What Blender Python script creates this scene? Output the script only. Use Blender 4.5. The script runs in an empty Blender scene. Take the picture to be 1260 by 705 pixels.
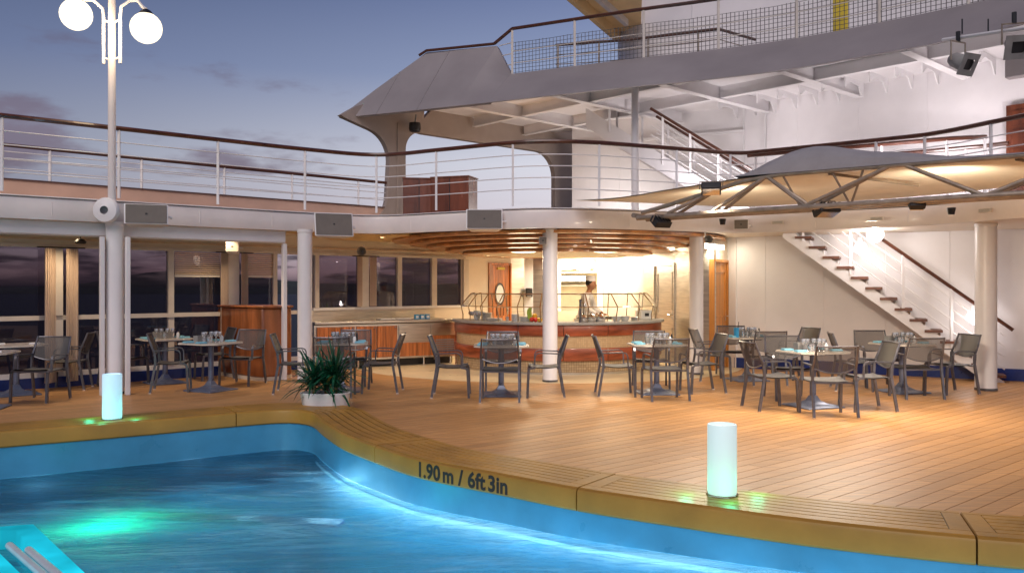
import bpy, bmesh, math, random
from mathutils import Vector, Matrix
random.seed(7)
PI = math.pi
SC = bpy.context.scene
COL = SC.collection

# ------------------------------------------------------------------ camera
cam_d = bpy.data.cameras.new('camera'); cam = bpy.data.objects.new('camera', cam_d); COL.objects.link(cam)
cam.location = (0, 0, 1.6); cam.rotation_euler = (PI/2, 0, 0)
cam_d.sensor_width = 36.0; cam_d.lens = 30.0; cam_d.clip_end = 30000; cam_d.clip_start = 0.05
SC.camera = cam
SC.render.engine = 'CYCLES'
SC.cycles.use_denoising = True
SC.cycles.max_bounces = 7; SC.cycles.diffuse_bounces = 3; SC.cycles.glossy_bounces = 3
SC.cycles.transparent_max_bounces = 16; SC.cycles.sample_clamp_indirect = 4.0
SC.view_settings.view_transform = 'Standard'; SC.view_settings.look = 'None'
SC.view_settings.exposure = 0.24; SC.view_settings.gamma = 1.0

# ------------------------------------------------------------------ sky (dusk) and afterglow
w = bpy.data.worlds.new('World'); SC.world = w; w.use_nodes = True
N = w.node_tree.nodes; L = w.node_tree.links; N.clear()
out = N.new('ShaderNodeOutputWorld'); bg = N.new('ShaderNodeBackground'); L.new(bg.outputs[0], out.inputs[0])
bg.inputs[1].default_value = 1.0
tc = N.new('ShaderNodeTexCoord'); sep = N.new('ShaderNodeSeparateXYZ'); L.new(tc.outputs['Generated'], sep.inputs[0])
def ramp(nodes, stops, interp='LINEAR'):
    r = nodes.new('ShaderNodeValToRGB'); r.color_ramp.interpolation = interp
    e = r.color_ramp.elements
    while len(e) > 1: e.remove(e[-1])
    e[0].position = stops[0][0]; e[0].color = (*stops[0][1], 1)
    for p, c in stops[1:]:
        k = e.new(p); k.color = (*c, 1)
    return r
def lin(r, g, b):
    f = lambda v: (v/255/12.92) if v/255 <= .04045 else ((v/255+.055)/1.055)**2.4
    return (f(r), f(g), f(b))
rl = ramp(N, [(0.0, lin(40,40,50)), (0.015, lin(100,88,94)), (0.05, lin(124,120,134)), (0.14, lin(130,136,154)), (0.24, lin(98,110,142)), (0.34, lin(70,84,116)), (0.6, lin(50,60,98)), (1.0, lin(32,40,76))])
rr = ramp(N, [(0.0, lin(60,54,66)), (0.015, lin(176,148,156)), (0.05, lin(212,200,206)), (0.14, lin(208,208,218)), (0.24, lin(138,150,180)), (0.34, lin(98,112,152)), (0.6, lin(58,70,112)), (1.0, lin(34,42,80))])
L.new(sep.outputs['Z'], rl.inputs[0]); L.new(sep.outputs['Z'], rr.inputs[0])
az = N.new('ShaderNodeMapRange'); az.inputs[1].default_value = -.55; az.inputs[2].default_value = .12; L.new(sep.outputs['X'], az.inputs[0])
mx = N.new('ShaderNodeMix'); mx.data_type = 'RGBA'; L.new(az.outputs[0], mx.inputs[0]); L.new(rl.outputs[0], mx.inputs[6]); L.new(rr.outputs[0], mx.inputs[7])
mp = N.new('ShaderNodeMapping'); mp.inputs['Scale'].default_value = (1, 1, 3.2); mp.inputs['Location'].default_value = (.63, .2, .05)
L.new(tc.outputs['Generated'], mp.inputs[0])
nz = N.new('ShaderNodeTexNoise'); nz.inputs['Scale'].default_value = 4.2; nz.inputs['Detail'].default_value = 7; nz.inputs['Roughness'].default_value = .55
L.new(mp.outputs[0], nz.inputs['Vector'])
cr = ramp(N, [(0.0, (0,0,0)), (0.555, (0,0,0)), (0.67, (1,1,1))], 'EASE'); L.new(nz.outputs[0], cr.inputs[0])
mk = ramp(N, [(0.0, (.9,)*3), (0.10, (.85,)*3), (0.19, (.75,)*3), (0.26, (.55,)*3), (0.33, (.12,)*3), (1.0, (.1,)*3)]); L.new(sep.outputs['Z'], mk.inputs[0])
ma = N.new('ShaderNodeMath'); ma.operation = 'MULTIPLY'; L.new(cr.outputs[0], ma.inputs[0]); L.new(mk.outputs[0], ma.inputs[1])
cc = ramp(N, [(0.0, lin(66,52,60)), (0.06, lin(88,76,86)), (0.16, lin(112,100,116)), (0.3, lin(84,80,102))]); L.new(sep.outputs['Z'], cc.inputs[0])
m2 = N.new('ShaderNodeMix'); m2.data_type = 'RGBA'; L.new(ma.outputs[0], m2.inputs[0]); L.new(mx.outputs[2], m2.inputs[6]); L.new(cc.outputs[0], m2.inputs[7])
# low banks of small dark cloud just above the horizon
mpl = N.new('ShaderNodeMapping'); mpl.inputs['Scale'].default_value = (1, 1, 7); mpl.inputs['Location'].default_value = (.3, .8, .1); L.new(tc.outputs['Generated'], mpl.inputs[0])
nl = N.new('ShaderNodeTexNoise'); nl.inputs['Scale'].default_value = 9; nl.inputs['Detail'].default_value = 6; L.new(mpl.outputs[0], nl.inputs['Vector'])
cl = ramp(N, [(0.0, (0,0,0)), (.50, (0,0,0)), (.58, (.9,)*3)]); L.new(nl.outputs[0], cl.inputs[0])
ml = ramp(N, [(0.0, (1,)*3), (.05, (1,)*3), (.10, (.0,)*3)]); L.new(sep.outputs['Z'], ml.inputs[0])
mm_ = N.new('ShaderNodeMath'); mm_.operation = 'MULTIPLY'; L.new(cl.outputs[0], mm_.inputs[0]); L.new(ml.outputs[0], mm_.inputs[1])
m4 = N.new('ShaderNodeMix'); m4.data_type = 'RGBA'; L.new(mm_.outputs[0], m4.inputs[0]); L.new(m2.outputs[2], m4.inputs[6]); m4.inputs[7].default_value = (*lin(58,52,62), 1)
L.new(m4.outputs[2], bg.inputs[0])
# wide soft sun lamp added as fill, tinted like the last dusk glow
sd = bpy.data.lights.new('fill_sun', 'SUN'); sun = bpy.data.objects.new('fill_sun', sd); COL.objects.link(sun)
sd.energy = 1.45; sd.angle = math.radians(40); sd.color = (1.0, .88, .83)
sun.rotation_euler = (math.radians(48), 0, math.radians(-14))

# ------------------------------------------------------------------ materials
MATS = {}
def new_mat(name):
    m = bpy.data.materials.new(name); m.use_nodes = True; MATS[name] = m
    return m, m.node_tree.nodes, m.node_tree.links, m.node_tree.nodes['Principled BSDF']
def M(name, col, rough=.5, metal=0.0, var=.10, scale=5.0, bump=0.0, bscale=60, coat=0.0, stretch=(1,1,1), emit=None, es=0.0, trans=0.0, rand=0.0, rvar=.08, world=False, rot=0.0):
    m, n, l, p = new_mat(name)
    t = n.new('ShaderNodeTexCoord'); mpn = n.new('ShaderNodeMapping'); mpn.inputs['Scale'].default_value = stretch; mpn.inputs['Rotation'].default_value = (0, 0, rot)
    if world:
        g = n.new('ShaderNodeNewGeometry'); l.new(g.outputs['Position'], mpn.inputs[0])
    else: l.new(t.outputs['Object'], mpn.inputs[0])
    z = n.new('ShaderNodeTexNoise'); z.inputs['Scale'].default_value = scale; z.inputs['Detail'].default_value = 6; z.inputs['Roughness'].default_value = .6
    l.new(mpn.outputs[0], z.inputs['Vector'])
    lo = tuple(c*(1-var*2.2) for c in col); hi = tuple(min(1, c*(1+var*1.6)) for c in col)
    r = ramp(n, [(.3, lo), (.7, hi)]); l.new(z.outputs[0], r.inputs[0])
    src = r.outputs[0]
    if rand:
        oi = n.new('ShaderNodeObjectInfo'); mr = n.new('ShaderNodeMapRange'); mr.inputs[3].default_value = 1-rand; mr.inputs[4].default_value = 1+rand
        l.new(oi.outputs['Random'], mr.inputs[0]); hs = n.new('ShaderNodeHueSaturation'); l.new(mr.outputs[0], hs.inputs['Value']); l.new(src, hs.inputs['Color']); src = hs.outputs[0]
    l.new(src, p.inputs['Base Color'])
    rm = n.new('ShaderNodeMapRange'); rm.inputs[3].default_value = max(.03, rough-rvar); rm.inputs[4].default_value = min(1, rough+rvar); l.new(z.outputs[0], rm.inputs[0]); l.new(rm.outputs[0], p.inputs['Roughness'])
    p.inputs['Metallic'].default_value = metal; p.inputs['Coat Weight'].default_value = coat; p.inputs['Transmission Weight'].default_value = trans
    if bump:
        z2 = n.new('ShaderNodeTexNoise'); z2.inputs['Scale'].default_value = bscale; z2.inputs['Detail'].default_value = 4; l.new(mpn.outputs[0], z2.inputs['Vector'])
        b = n.new('ShaderNodeBump'); b.inputs['Strength'].default_value = bump; b.inputs['Distance'].default_value = .02; l.new(z2.outputs[0], b.inputs['Height']); l.new(b.outputs[0], p.inputs['Normal'])
    if emit: p.inputs['Emission Color'].default_value = (*emit, 1); p.inputs['Emission Strength'].default_value = es
    return m
def glow(name, col, s):
    m = bpy.data.materials.new(name); m.use_nodes = True; n = m.node_tree.nodes; l = m.node_tree.links; n.clear()
    o = n.new('ShaderNodeOutputMaterial'); e = n.new('ShaderNodeEmission'); e.inputs[0].default_value = (*col, 1); e.inputs[1].default_value = s; l.new(e.outputs[0], o.inputs[0]); MATS[name] = m; return m
def mixglass(name, tint, gloss=.12, rough=.02, body=0.0, bodycol=(.5,.5,.5), gcol=(1,1,1)):
    m = bpy.data.materials.new(name); m.use_nodes = True; n = m.node_tree.nodes; l = m.node_tree.links; n.clear()
    o = n.new('ShaderNodeOutputMaterial'); tr = n.new('ShaderNodeBsdfTransparent'); tr.inputs[0].default_value = (*tint, 1)
    g = n.new('ShaderNodeBsdfGlossy'); g.inputs['Roughness'].default_value = rough; g.inputs[0].default_value = (*gcol, 1)
    fr = n.new('ShaderNodeFresnel'); fr.inputs[0].default_value = 1.45; ad = n.new('ShaderNodeMath'); ad.operation = 'ADD'; ad.inputs[1].default_value = gloss; l.new(fr.outputs[0], ad.inputs[0])
    mm = n.new('ShaderNodeMixShader'); l.new(ad.outputs[0], mm.inputs[0]); l.new(g.outputs[0], mm.inputs[2])
    if body:
        d = n.new('ShaderNodeBsdfDiffuse'); d.inputs[0].default_value = (*bodycol, 1); m0 = n.new('ShaderNodeMixShader'); m0.inputs[0].default_value = body
        l.new(tr.outputs[0], m0.inputs[1]); l.new(d.outputs[0], m0.inputs[2]); l.new(m0.outputs[0], mm.inputs[1])
    else: l.new(tr.outputs[0], mm.inputs[1])
    l.new(mm.outputs[0], o.inputs[0]); MATS[name] = m; return m

M('white_paint', (.80,.78,.79), .35, var=.05, scale=.7, bump=.04, bscale=3, world=True)
M('wall_paint', (.80,.77,.78), .42, var=.05, scale=.5, bump=.05, bscale=2.5, world=True)
M('fascia_paint', (.76,.70,.68), .3, var=.07, scale=.8, bump=.06, bscale=2.2, coat=.2, world=True)
M('cream_paint', (.76,.66,.54), .45, var=.05, scale=.8, world=True)
M('frame_paint', (.66,.60,.54), .4, var=.06, scale=2)
M('canopy_paint', (.29,.262,.268), .45, var=.07, scale=.6, bump=.05, bscale=1.5, world=True)
M('fabric_top', (.30,.285,.30), .8, var=.06, scale=3, bump=.1, bscale=9)
M('fabric_cream', (.88,.82,.70), .75, var=.05, scale=1.2, bump=.15, bscale=3)
M('steel_paint', (.33,.27,.215), .38, metal=.35, var=.12, scale=8)
M('aluminium', (.15,.15,.17), .33, metal=.6, var=.14, scale=9)
M('table_base', (.17,.20,.29), .3, metal=.4, var=.12, scale=8)
M('stainless', (.68,.63,.55), .34, metal=1.0, var=.10, scale=2, stretch=(1,1,14))
M('brass_steel', (.72,.62,.46), .22, metal=1.0, var=.08)
M('pool_steel', (.72,.80,.84), .38, metal=.35, var=.05)
M('chrome', (.75,.75,.76), .12, metal=1.0, var=.05)
M('rail_wood', (.085,.026,.014), .3, var=.25, scale=6, stretch=(1,1,6), coat=.3)
M('tread_wood', (.14,.055,.035), .45, var=.2, scale=8)
AX = math.radians(41)
M('teak', (.49,.255,.095), .44, var=.17, scale=7, stretch=(.35,7,1), rot=-AX, bump=.12, bscale=26, rand=.12, rvar=.08, world=True)
M('caulk', (.012,.009,.007), .6, var=.1)
M('coping_teak', (.40,.205,.030), .46, var=.14, scale=3, bump=.12, bscale=34, rand=.05, world=True, stretch=(1,1,1), rvar=.12)
M('coping_resin', (.41,.215,.033), .48, var=.08, scale=2.2, bump=.05, bscale=12, world=True)
M('mahogany', (.17,.045,.018), .25, var=.25, scale=5, stretch=(1,1,.16), coat=.5)
M('bar_wood', (.31,.070,.026), .34, var=.25, scale=3, stretch=(.6,.6,4), coat=.15)
M('strip_wood', (.46,.15,.042), .35, var=.3, scale=14, stretch=(1,1,.06))
M('stand_wood', (.36,.115,.035), .32, var=.25, scale=6, stretch=(1,1,.15), coat=.3)
M('pine_door', (.60,.25,.055), .4, var=.2, scale=6, stretch=(1,1,.12))
M('ceiling_wood', (.56,.25,.085), .35, var=.25, scale=4, stretch=(1,1,1), coat=.2)
M('riser_wood', (.20,.055,.02), .35, var=.2, scale=4)
M('ceiling_gold', (.80,.54,.24), .45, var=.06, scale=2)
M('stone_floor', (.72,.58,.36), .3, var=.06, scale=2.5, world=True)
M('curtain', (.60,.47,.38), .9, var=.03, scale=3)
M('pier_warm_lit', (.36,.29,.25), .5, var=.05, scale=1.5)  # tan cast by low warm light is put into this base colour
M('coaming_peach_glow', (.66,.43,.33), .45, var=.06, scale=1.5)  # peach lamp glow on the coaming is put into this base colour
M('blind', (.62,.46,.32), .6, var=.06)
M('blue_base', (.012,.035,.20), .3, var=.15)
M('speaker_grille', (.16,.14,.125), .7, var=.06, bump=.2, bscale=300)
M('plastic_dark', (.02,.02,.022), .4)
M('plastic_grey', (.30,.29,.28), .5)
M('napkin', (.22,.50,.62), .85, var=.1)
M('table_top', (.42,.37,.31), .25, var=.12, scale=6)
M('table_edge', (.7,.64,.55), .4)
M('pot', (.82,.82,.84), .25, var=.04)
M('soil', (.04,.025,.015), .9)
M('leaf', (.010,.10,.048), .38, var=.35, scale=7, rand=.2)
M('leaf_dry', (.30,.26,.07), .5, var=.2)
M('stem', (.22,.16,.07), .7)
M('porcelain', (.8,.8,.79), .15, var=.03)
M('red_fruit', (.55,.03,.02), .25, var=.2); M('yellow_fruit', (.75,.42,.03), .35, var=.15); M('green_fruit', (.38,.55,.08), .35, var=.15)
M('skin', (.34,.16,.09), .5, var=.06); M('hair', (.01,.008,.008), .5); M('chef_cloth', (.74,.74,.78), .85, var=.05, bump=.3, bscale=9)
M('eye', (.02,.015,.01), .2)
M('yellow_plastic', (.62,.46,.03), .4)
M('blue_plastic', (.03,.30,.60), .4)
M('pool_wall', (.062,.30,.50), .3, var=.07, scale=2.0, world=True)
M('pool_floor', (.07,.26,.36), .4, var=.25, scale=.8, world=True)
M('lane', (.01,.05,.22), .4)
M('hull', (.6,.6,.62), .5)
M('text_paint', (.025,.015,.012), .6)
M('hill', (.011,.017,.011), .95, var=.4, scale=.01, world=True)
M('sea', (.010,.012,.022), .55, var=.3, scale=.02, bump=.4, bscale=.35, world=True); MATS['sea'].node_tree.nodes['Principled BSDF'].inputs['Specular IOR Level'].default_value = .08
M('kitchen_wall', (.70,.62,.48), .35, var=.06, scale=2)
glow('globe_light', (1.0, .86, .62), 1.7)
glow('white_globe', (1.0, .93, .90), 7.0)
glow('downlight_disc', (1.0, .72, .38), 12.0)
glow('tube_light', (1.0, .88, .66), 7.0)
glow('cyan_glow', (.015, .60, .82), .85)
_n = MATS['cyan_glow'].node_tree.nodes; _l = MATS['cyan_glow'].node_tree.links; _g = _n.new('ShaderNodeNewGeometry'); _z = _n.new('ShaderNodeTexNoise'); _z.inputs['Scale'].default_value = 1.6; _z.inputs['Detail'].default_value = 3; _l.new(_g.outputs['Position'], _z.inputs['Vector'])
_m = _n.new('ShaderNodeMapRange'); _m.inputs[1].default_value = .3; _m.inputs[2].default_value = .7; _m.inputs[3].default_value = .45; _m.inputs[4].default_value = 1.15; _l.new(_z.outputs[0], _m.inputs[0]); _l.new(_m.outputs[0], [q for q in _n if q.type == 'EMISSION'][0].inputs[1])
glow('strip_glow', (.42, .80, 1.0), 1.6)
_n = MATS['strip_glow'].node_tree.nodes; _l = MATS['strip_glow'].node_tree.links; _g = _n.new('ShaderNodeNewGeometry'); _s = _n.new('ShaderNodeSeparateXYZ'); _l.new(_g.outputs['Position'], _s.inputs[0])
_m = _n.new('ShaderNodeMapRange'); _m.inputs[1].default_value = -.60; _m.inputs[2].default_value = -.30; _m.interpolation_type = 'SMOOTHERSTEP'; _m.inputs[3].default_value = 1.6; _m.inputs[4].default_value = 2.6; _l.new(_s.outputs['Z'], _m.inputs[0]); _l.new(_m.outputs[0], [q for q in _n if q.type == 'EMISSION'][0].inputs[1])
glow('green_glow', (.0, 1.0, .42), 4.0)
mixglass('window_glass', (.56,.50,.53), .03, .01)
mixglass('clear_glass', (.93,.95,.95), .10, .03)
mixglass('drink_glass', (.86,.88,.92), .22, .05, .22, (.85,.87,.9))
mixglass('mesh_sling', (1,1,1), .0, .5, .70, (.115,.108,.105), (.2,.2,.2))
mixglass('netting', (1,1,1), .0, .5, 1.0, (.09,.085,.08))
# frosted lantern: the shell itself glows evenly, with no lamp inside
m, n, l, p = new_mat('lantern_shell'); p.inputs['Base Color'].default_value = (.6,.66,.66,1); p.inputs['Roughness'].default_value = .5
p.inputs['Emission Color'].default_value = (.74,.92,.90,1); p.inputs['Emission Strength'].default_value = .42
m, n, l, p = new_mat('lantern_shell_cyan'); p.inputs['Base Color'].default_value = (.6,.8,.9,1); p.inputs['Roughness'].default_value = .5
p.inputs['Emission Color'].default_value = (.50,.76,.92,1); p.inputs['Emission Strength'].default_value = .48
# mosaic tile
def mosaic(name, c1, c2, c3, sc):
    m, n, l, p = new_mat(name); t = n.new('ShaderNodeTexCoord'); b = n.new('ShaderNodeTexBrick'); l.new(t.outputs['UV'], b.inputs[0])
    b.inputs['Color1'].default_value = (*c1,1); b.inputs['Color2'].default_value = (*c2,1); b.inputs['Mortar'].default_value = (*c3,1)
    b.inputs['Scale'].default_value = sc; b.offset = 0; b.inputs['Brick Width'].default_value = .5; b.inputs['Row Height'].default_value = .5; b.inputs['Mortar Size'].default_value = .03
    l.new(b.outputs[0], p.inputs['Base Color']); p.inputs['Roughness'].default_value = .25
mosaic('mosaic_beige', (.60,.43,.25), (.52,.36,.20), (.40,.27,.15), 14)
mosaic('mosaic_dark', (.46,.34,.20), (.34,.24,.14), (.18,.11,.06), 11)
# pool water: clear, turbid and foamy in streaks
m = bpy.data.materials.new('pool_water'); m.use_nodes = True; MATS['pool_water'] = m; n = m.node_tree.nodes; l = m.node_tree.links; n.clear()
o = n.new('ShaderNodeOutputMaterial'); g = n.new('ShaderNodeNewGeometry'); mpn = n.new('ShaderNodeMapping'); mpn.inputs['Rotation'].default_value = (0,0,math.radians(-22)); mpn.inputs['Scale'].default_value = (.35,1.1,1)
l.new(g.outputs['Position'], mpn.inputs[0])
z = n.new('ShaderNodeTexNoise'); z.inputs['Scale'].default_value = 1.1; z.inputs['Detail'].default_value = 8; z.inputs['Roughness'].default_value = .6; z.inputs['Distortion'].default_value = .9; l.new(mpn.outputs[0], z.inputs['Vector'])
z2 = n.new('ShaderNodeTexNoise'); z2.inputs['Scale'].default_value = 5; z2.inputs['Detail'].default_value = 5; z2.inputs['Distortion'].default_value = .5; l.new(mpn.outputs[0], z2.inputs['Vector'])
bp = n.new('ShaderNodeBump'); bp.inputs['Strength'].default_value = .22; bp.inputs['Distance'].default_value = .12; l.new(z2.outputs[0], bp.inputs['Height'])
bp2 = n.new('ShaderNodeBump'); bp2.inputs['Strength'].default_value = .6; bp2.inputs['Distance'].default_value = .25; l.new(z.outputs[0], bp2.inputs['Height']); l.new(bp.outputs[0], bp2.inputs['Normal'])
tr = n.new('ShaderNodeBsdfTransparent')
tl = n.new('ShaderNodeBsdfTranslucent'); tl.inputs[0].default_value = (.36,.60,.68,1); l.new(bp.outputs[0], tl.inputs['Normal'])
z3 = n.new('ShaderNodeTexNoise'); z3.inputs['Scale'].default_value = 2.6; z3.inputs['Detail'].default_value = 9; z3.inputs['Roughness'].default_value = .66; z3.inputs['Distortion'].default_value = 1.6; l.new(mpn.outputs[0], z3.inputs['Vector'])
fc_ = ramp(n, [(.36, (.07,.15,.18)), (.52, (.17,.28,.33)), (.66, (.42,.54,.58)), (.8, (.68,.76,.78))]); FMX = n.new('ShaderNodeMath'); FMX.operation = 'ADD'; l.new(z3.outputs[0], FMX.inputs[0]); l.new(FMX.outputs[0], fc_.inputs[0])
df = n.new('ShaderNodeBsdfDiffuse'); l.new(fc_.outputs[0], df.inputs[0]); l.new(bp2.outputs[0], df.inputs['Normal'])
ms = n.new('ShaderNodeMixShader'); ms.inputs[0].default_value = .55; l.new(tl.outputs[0], ms.inputs[1]); l.new(df.outputs[0], ms.inputs[2])
fr_ = ramp(n, [(.34, (.22,)*3), (.5, (.50,)*3), (.66, (.90,)*3)]); l.new(z.outputs[0], fr_.inputs[0])
# churned, milky water away from the left wall; the strip there is toned dark
dt = n.new('ShaderNodeVectorMath'); dt.operation = 'DOT_PRODUCT'; dt.inputs[1].default_value = (.55,-.835,0); l.new(g.outputs['Position'], dt.inputs[0])
wz = n.new('ShaderNodeMath'); wz.operation = 'MULTIPLY_ADD'; wz.inputs[1].default_value = 1.6; l.new(z2.outputs[0], wz.inputs[0]); l.new(dt.outputs['Value'], wz.inputs[2])
mrg = n.new('ShaderNodeMapRange'); mrg.interpolation_type = 'SMOOTHSTEP'; mrg.inputs[1].default_value = -10.31+2.1; mrg.inputs[2].default_value = -10.31+3.3; mrg.inputs[3].default_value = .10; l.new(wz.outputs[0], mrg.inputs[0])
fb = ramp(n, [(.10, (0,0,0)), (.32, (.19,)*3), (.55, (.05,)*3), (1.0, (0,0,0))]); l.new(mrg.outputs[0], fb.inputs[0]); l.new(fb.outputs[0], FMX.inputs[1])
tcx = ramp(n, [(0.0, (.045,.085,.12)), (.15, (.05,.10,.14)), (1.0, (.34,.62,.72))]); l.new(mrg.outputs[0], tcx.inputs[0]); l.new(tcx.outputs[0], tr.inputs[0])  # shade and dark reflections by the left wall are put into this tint
fm = n.new('ShaderNodeMath'); fm.operation = 'MULTIPLY'; l.new(fr_.outputs[0], fm.inputs[0]); l.new(mrg.outputs[0], fm.inputs[1])
m1 = n.new('ShaderNodeMixShader'); l.new(fm.outputs[0], m1.inputs[0]); l.new(tr.outputs[0], m1.inputs[1]); l.new(ms.outputs[0], m1.inputs[2])
gl = n.new('ShaderNodeBsdfGlossy'); gl.inputs['Roughness'].default_value = .10; l.new(bp2.outputs[0], gl.inputs['Normal'])
fz = n.new('ShaderNodeFresnel'); fz.inputs[0].default_value = 1.33; l.new(bp2.outputs[0], fz.inputs['Normal'])
m3 = n.new('ShaderNodeMixShader'); l.new(fz.outputs[0], m3.inputs[0]); l.new(m1.outputs[0], m3.inputs[1]); l.new(gl.outputs[0], m3.inputs[2]); l.new(m3.outputs[0], o.inputs[0])

# ------------------------------------------------------------------ mesh builder
def at(px, Y): return (px-630)/1050*Y
def V(*a): return Vector(a)
class MB:
    def __init__(s): s.v = []; s.f = []; s.uv = None
    def add(s, vs, fs):
        k = len(s.v); s.v += [Vector(p) for p in vs]; s.f += [tuple(i+k for i in f) for f in fs]; return s
    def box(s, c, d, rz=0.0, M4=None):
        R = M4 if M4 is not None else Matrix.Rotation(rz, 3, 'Z')
        h = [x/2 for x in d]; vs = [Vector(c) + R @ Vector((sx*h[0], sy*h[1], sz*h[2])) for sx in (-1,1) for sy in (-1,1) for sz in (-1,1)]
        return s.add(vs, [(0,1,3,2),(4,6,7,5),(0,4,5,1),(2,3,7,6),(0,2,6,4),(1,5,7,3)])
    def bar(s, p0, p1, wd, h, up=(0,0,1)):
        p0 = Vector(p0); p1 = Vector(p1); d = (p1-p0).normalized(); u = Vector(up)
        if abs(d.dot(u)) > .98: u = Vector((0,1,0)) if abs(d.y) < .9 else Vector((1,0,0))
        a = d.cross(u).normalized(); b = a.cross(d).normalized()
        vs = [p + a*sx*wd/2 + b*sy*h/2 for p in (p0,p1) for sx, sy in ((-1,-1),(1,-1),(1,1),(-1,1))]
        return s.add(vs, [(3,2,1,0),(4,5,6,7),(0,1,5,4),(1,2,6,5),(2,3,7,6),(3,0,4,7)])
    def tube(s, pts, r, n=8, cap=True):
        pts = [Vector(p) for p in pts]; rs = r if isinstance(r, (list, tuple)) else [r]*len(pts)
        rings = []; prev = None
        for i, p in enumerate(pts):
            d = ((pts[min(i+1, len(pts)-1)] - pts[max(i-1, 0)])).normalized()
            if prev is None:
                u = Vector((0,0,1)) if abs(d.z) < .9 else Vector((1,0,0)); a = d.cross(u).normalized()
            else: a = (prev - d*prev.dot(d)).normalized()
            prev = a; b = d.cross(a)
            rings.append([p + (a*math.cos(t) + b*math.sin(t))*rs[i] for t in (2*PI*k/n for k in range(n))])
        k0 = len(s.v); vs = [q for ring in rings for q in ring]; fs = []
        for i in range(len(pts)-1):
            for k in range(n):
                a, b = i*n+k, i*n+(k+1) % n; fs.append((a, b, b+n, a+n))
        if cap: fs.append(tuple(reversed(range(n)))); fs.append(tuple((len(pts)-1)*n+k for k in range(n)))
        return s.add(vs, fs)
    def lathe(s, prof, c=(0,0,0), n=16, a0=0, a1=2*PI, sx=1, sy=1):
        full = abs(a1-a0-2*PI) < 1e-6; m_ = n if full else n+1; vs = []
        for r, z_ in prof:
            for k in range(m_):
                t = a0+(a1-a0)*k/n; vs.append((c[0]+r*math.cos(t)*sx, c[1]+r*math.sin(t)*sy, c[2]+z_))
        fs = []
        for i in range(len(prof)-1):
            for k in range(n):
                a = i*m_+k; b = i*m_+((k+1) % m_); fs.append((a, b, b+m_, a+m_))
        return s.add(vs, fs)
    def prism(s, pts, z0, z1):
        n_ = len(pts); vs = [(p[0], p[1], z0) for p in pts] + [(p[0], p[1], z1) for p in pts]
        fs = [tuple(reversed(range(n_))), tuple(range(n_, 2*n_))] + [(i, (i+1) % n_, (i+1) % n_+n_, i+n_) for i in range(n_)]
        return s.add(vs, fs)
    def plate(s, pts, o, ux, uy, th):   # outline (a,b) -> o + ux*a + uy*b, thickness along normal
        o = Vector(o); ux = Vector(ux); uy = Vector(uy); nn = ux.cross(uy).normalized()*th; n_ = len(pts)
        vs = [o+ux*a+uy*b for a, b in pts]; vs += [q+nn for q in vs]
        fs = [tuple(reversed(range(n_))), tuple(range(n_, 2*n_))] + [(i, (i+1) % n_, (i+1) % n_+n_, i+n_) for i in range(n_)]
        return s.add(vs, fs)
    def sweep(s, path, prof, closed=False):   # path of 2D points, profile (offset to the left, z)
        nn = normals(path, closed); m_ = len(prof); vs = []
        for p, q in zip(path, nn):
            for o_, z_ in prof: vs.append((p[0]+q[0]*o_, p[1]+q[1]*o_, z_))
        fs = []; cnt = len(path) if closed else len(path)-1
        for i in range(cnt):
            for k in range(m_):
                a = i*m_+k; b = i*m_+(k+1) % m_; j = ((i+1) % len(path))*m_; fs.append((a, b, j+(k+1) % m_, j+k))
        if not closed: fs.append(tuple(reversed(range(m_)))); fs.append(tuple((len(path)-1)*m_+k for k in range(m_)))
        return s.add(vs, fs)
    def sphere(s, c, r, n=12, sc=(1,1,1)):
        m_ = n//2; prof = [(r*math.sin(PI*i/m_), -r*math.cos(PI*i/m_)) for i in range(m_+1)]
        k0 = len(s.v); s.lathe(prof, (0,0,0), n)
        for i in range(k0, len(s.v)): q = s.v[i]; s.v[i] = Vector((c[0]+q.x*sc[0], c[1]+q.y*sc[1], c[2]+q.z*sc[2]))
        return s
    def grid(s, rows):
        nr = len(rows); nc = len(rows[0]); return s.add([p for r in rows for p in r], [(i*nc+j, i*nc+j+1, (i+1)*nc+j+1, (i+1)*nc+j) for i in range(nr-1) for j in range(nc-1)])
    def build(s, name, mat, parent=None, world=True, bevel=0, uvs=None, fix=True):
        me = bpy.data.meshes.new(name); off = Vector((0,0,0))
        if parent is not None and world:
            q = parent
            while q is not None: off += q.location; q = q.parent
        me.from_pydata([tuple(p-off) for p in s.v], [], s.f); me.validate()
        bm = bmesh.new(); bm.from_mesh(me); bmesh.ops.remove_doubles(bm, verts=bm.verts, dist=1e-5)
        if fix: bmesh.ops.recalc_face_normals(bm, faces=bm.faces)
        bm.to_mesh(me); bm.free()
        for p in me.polygons: p.use_smooth = True
        me.set_sharp_from_angle(angle=math.radians(34))
        me.materials.append(MATS[mat] if isinstance(mat, str) else mat)
        o_ = bpy.data.objects.new(name, me); COL.objects.link(o_)
        if parent is not None: o_.parent = parent
        if bevel:
            b = o_.modifiers.new('bevel', 'BEVEL'); b.width = bevel; b.segments = 2; b.limit_method = 'ANGLE'
        return o_
def normals(path, closed=False):
    r = []; n_ = len(path)
    for i in range(n_):
        a = path[(i-1) % n_] if (closed or i) else path[0]; b = path[(i+1) % n_] if (closed or i < n_-1) else path[-1]
        dx, dy = b[0]-a[0], b[1]-a[1]; l_ = math.hypot(dx, dy) or 1; r.append((-dy/l_, dx/l_))
    return r
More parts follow.
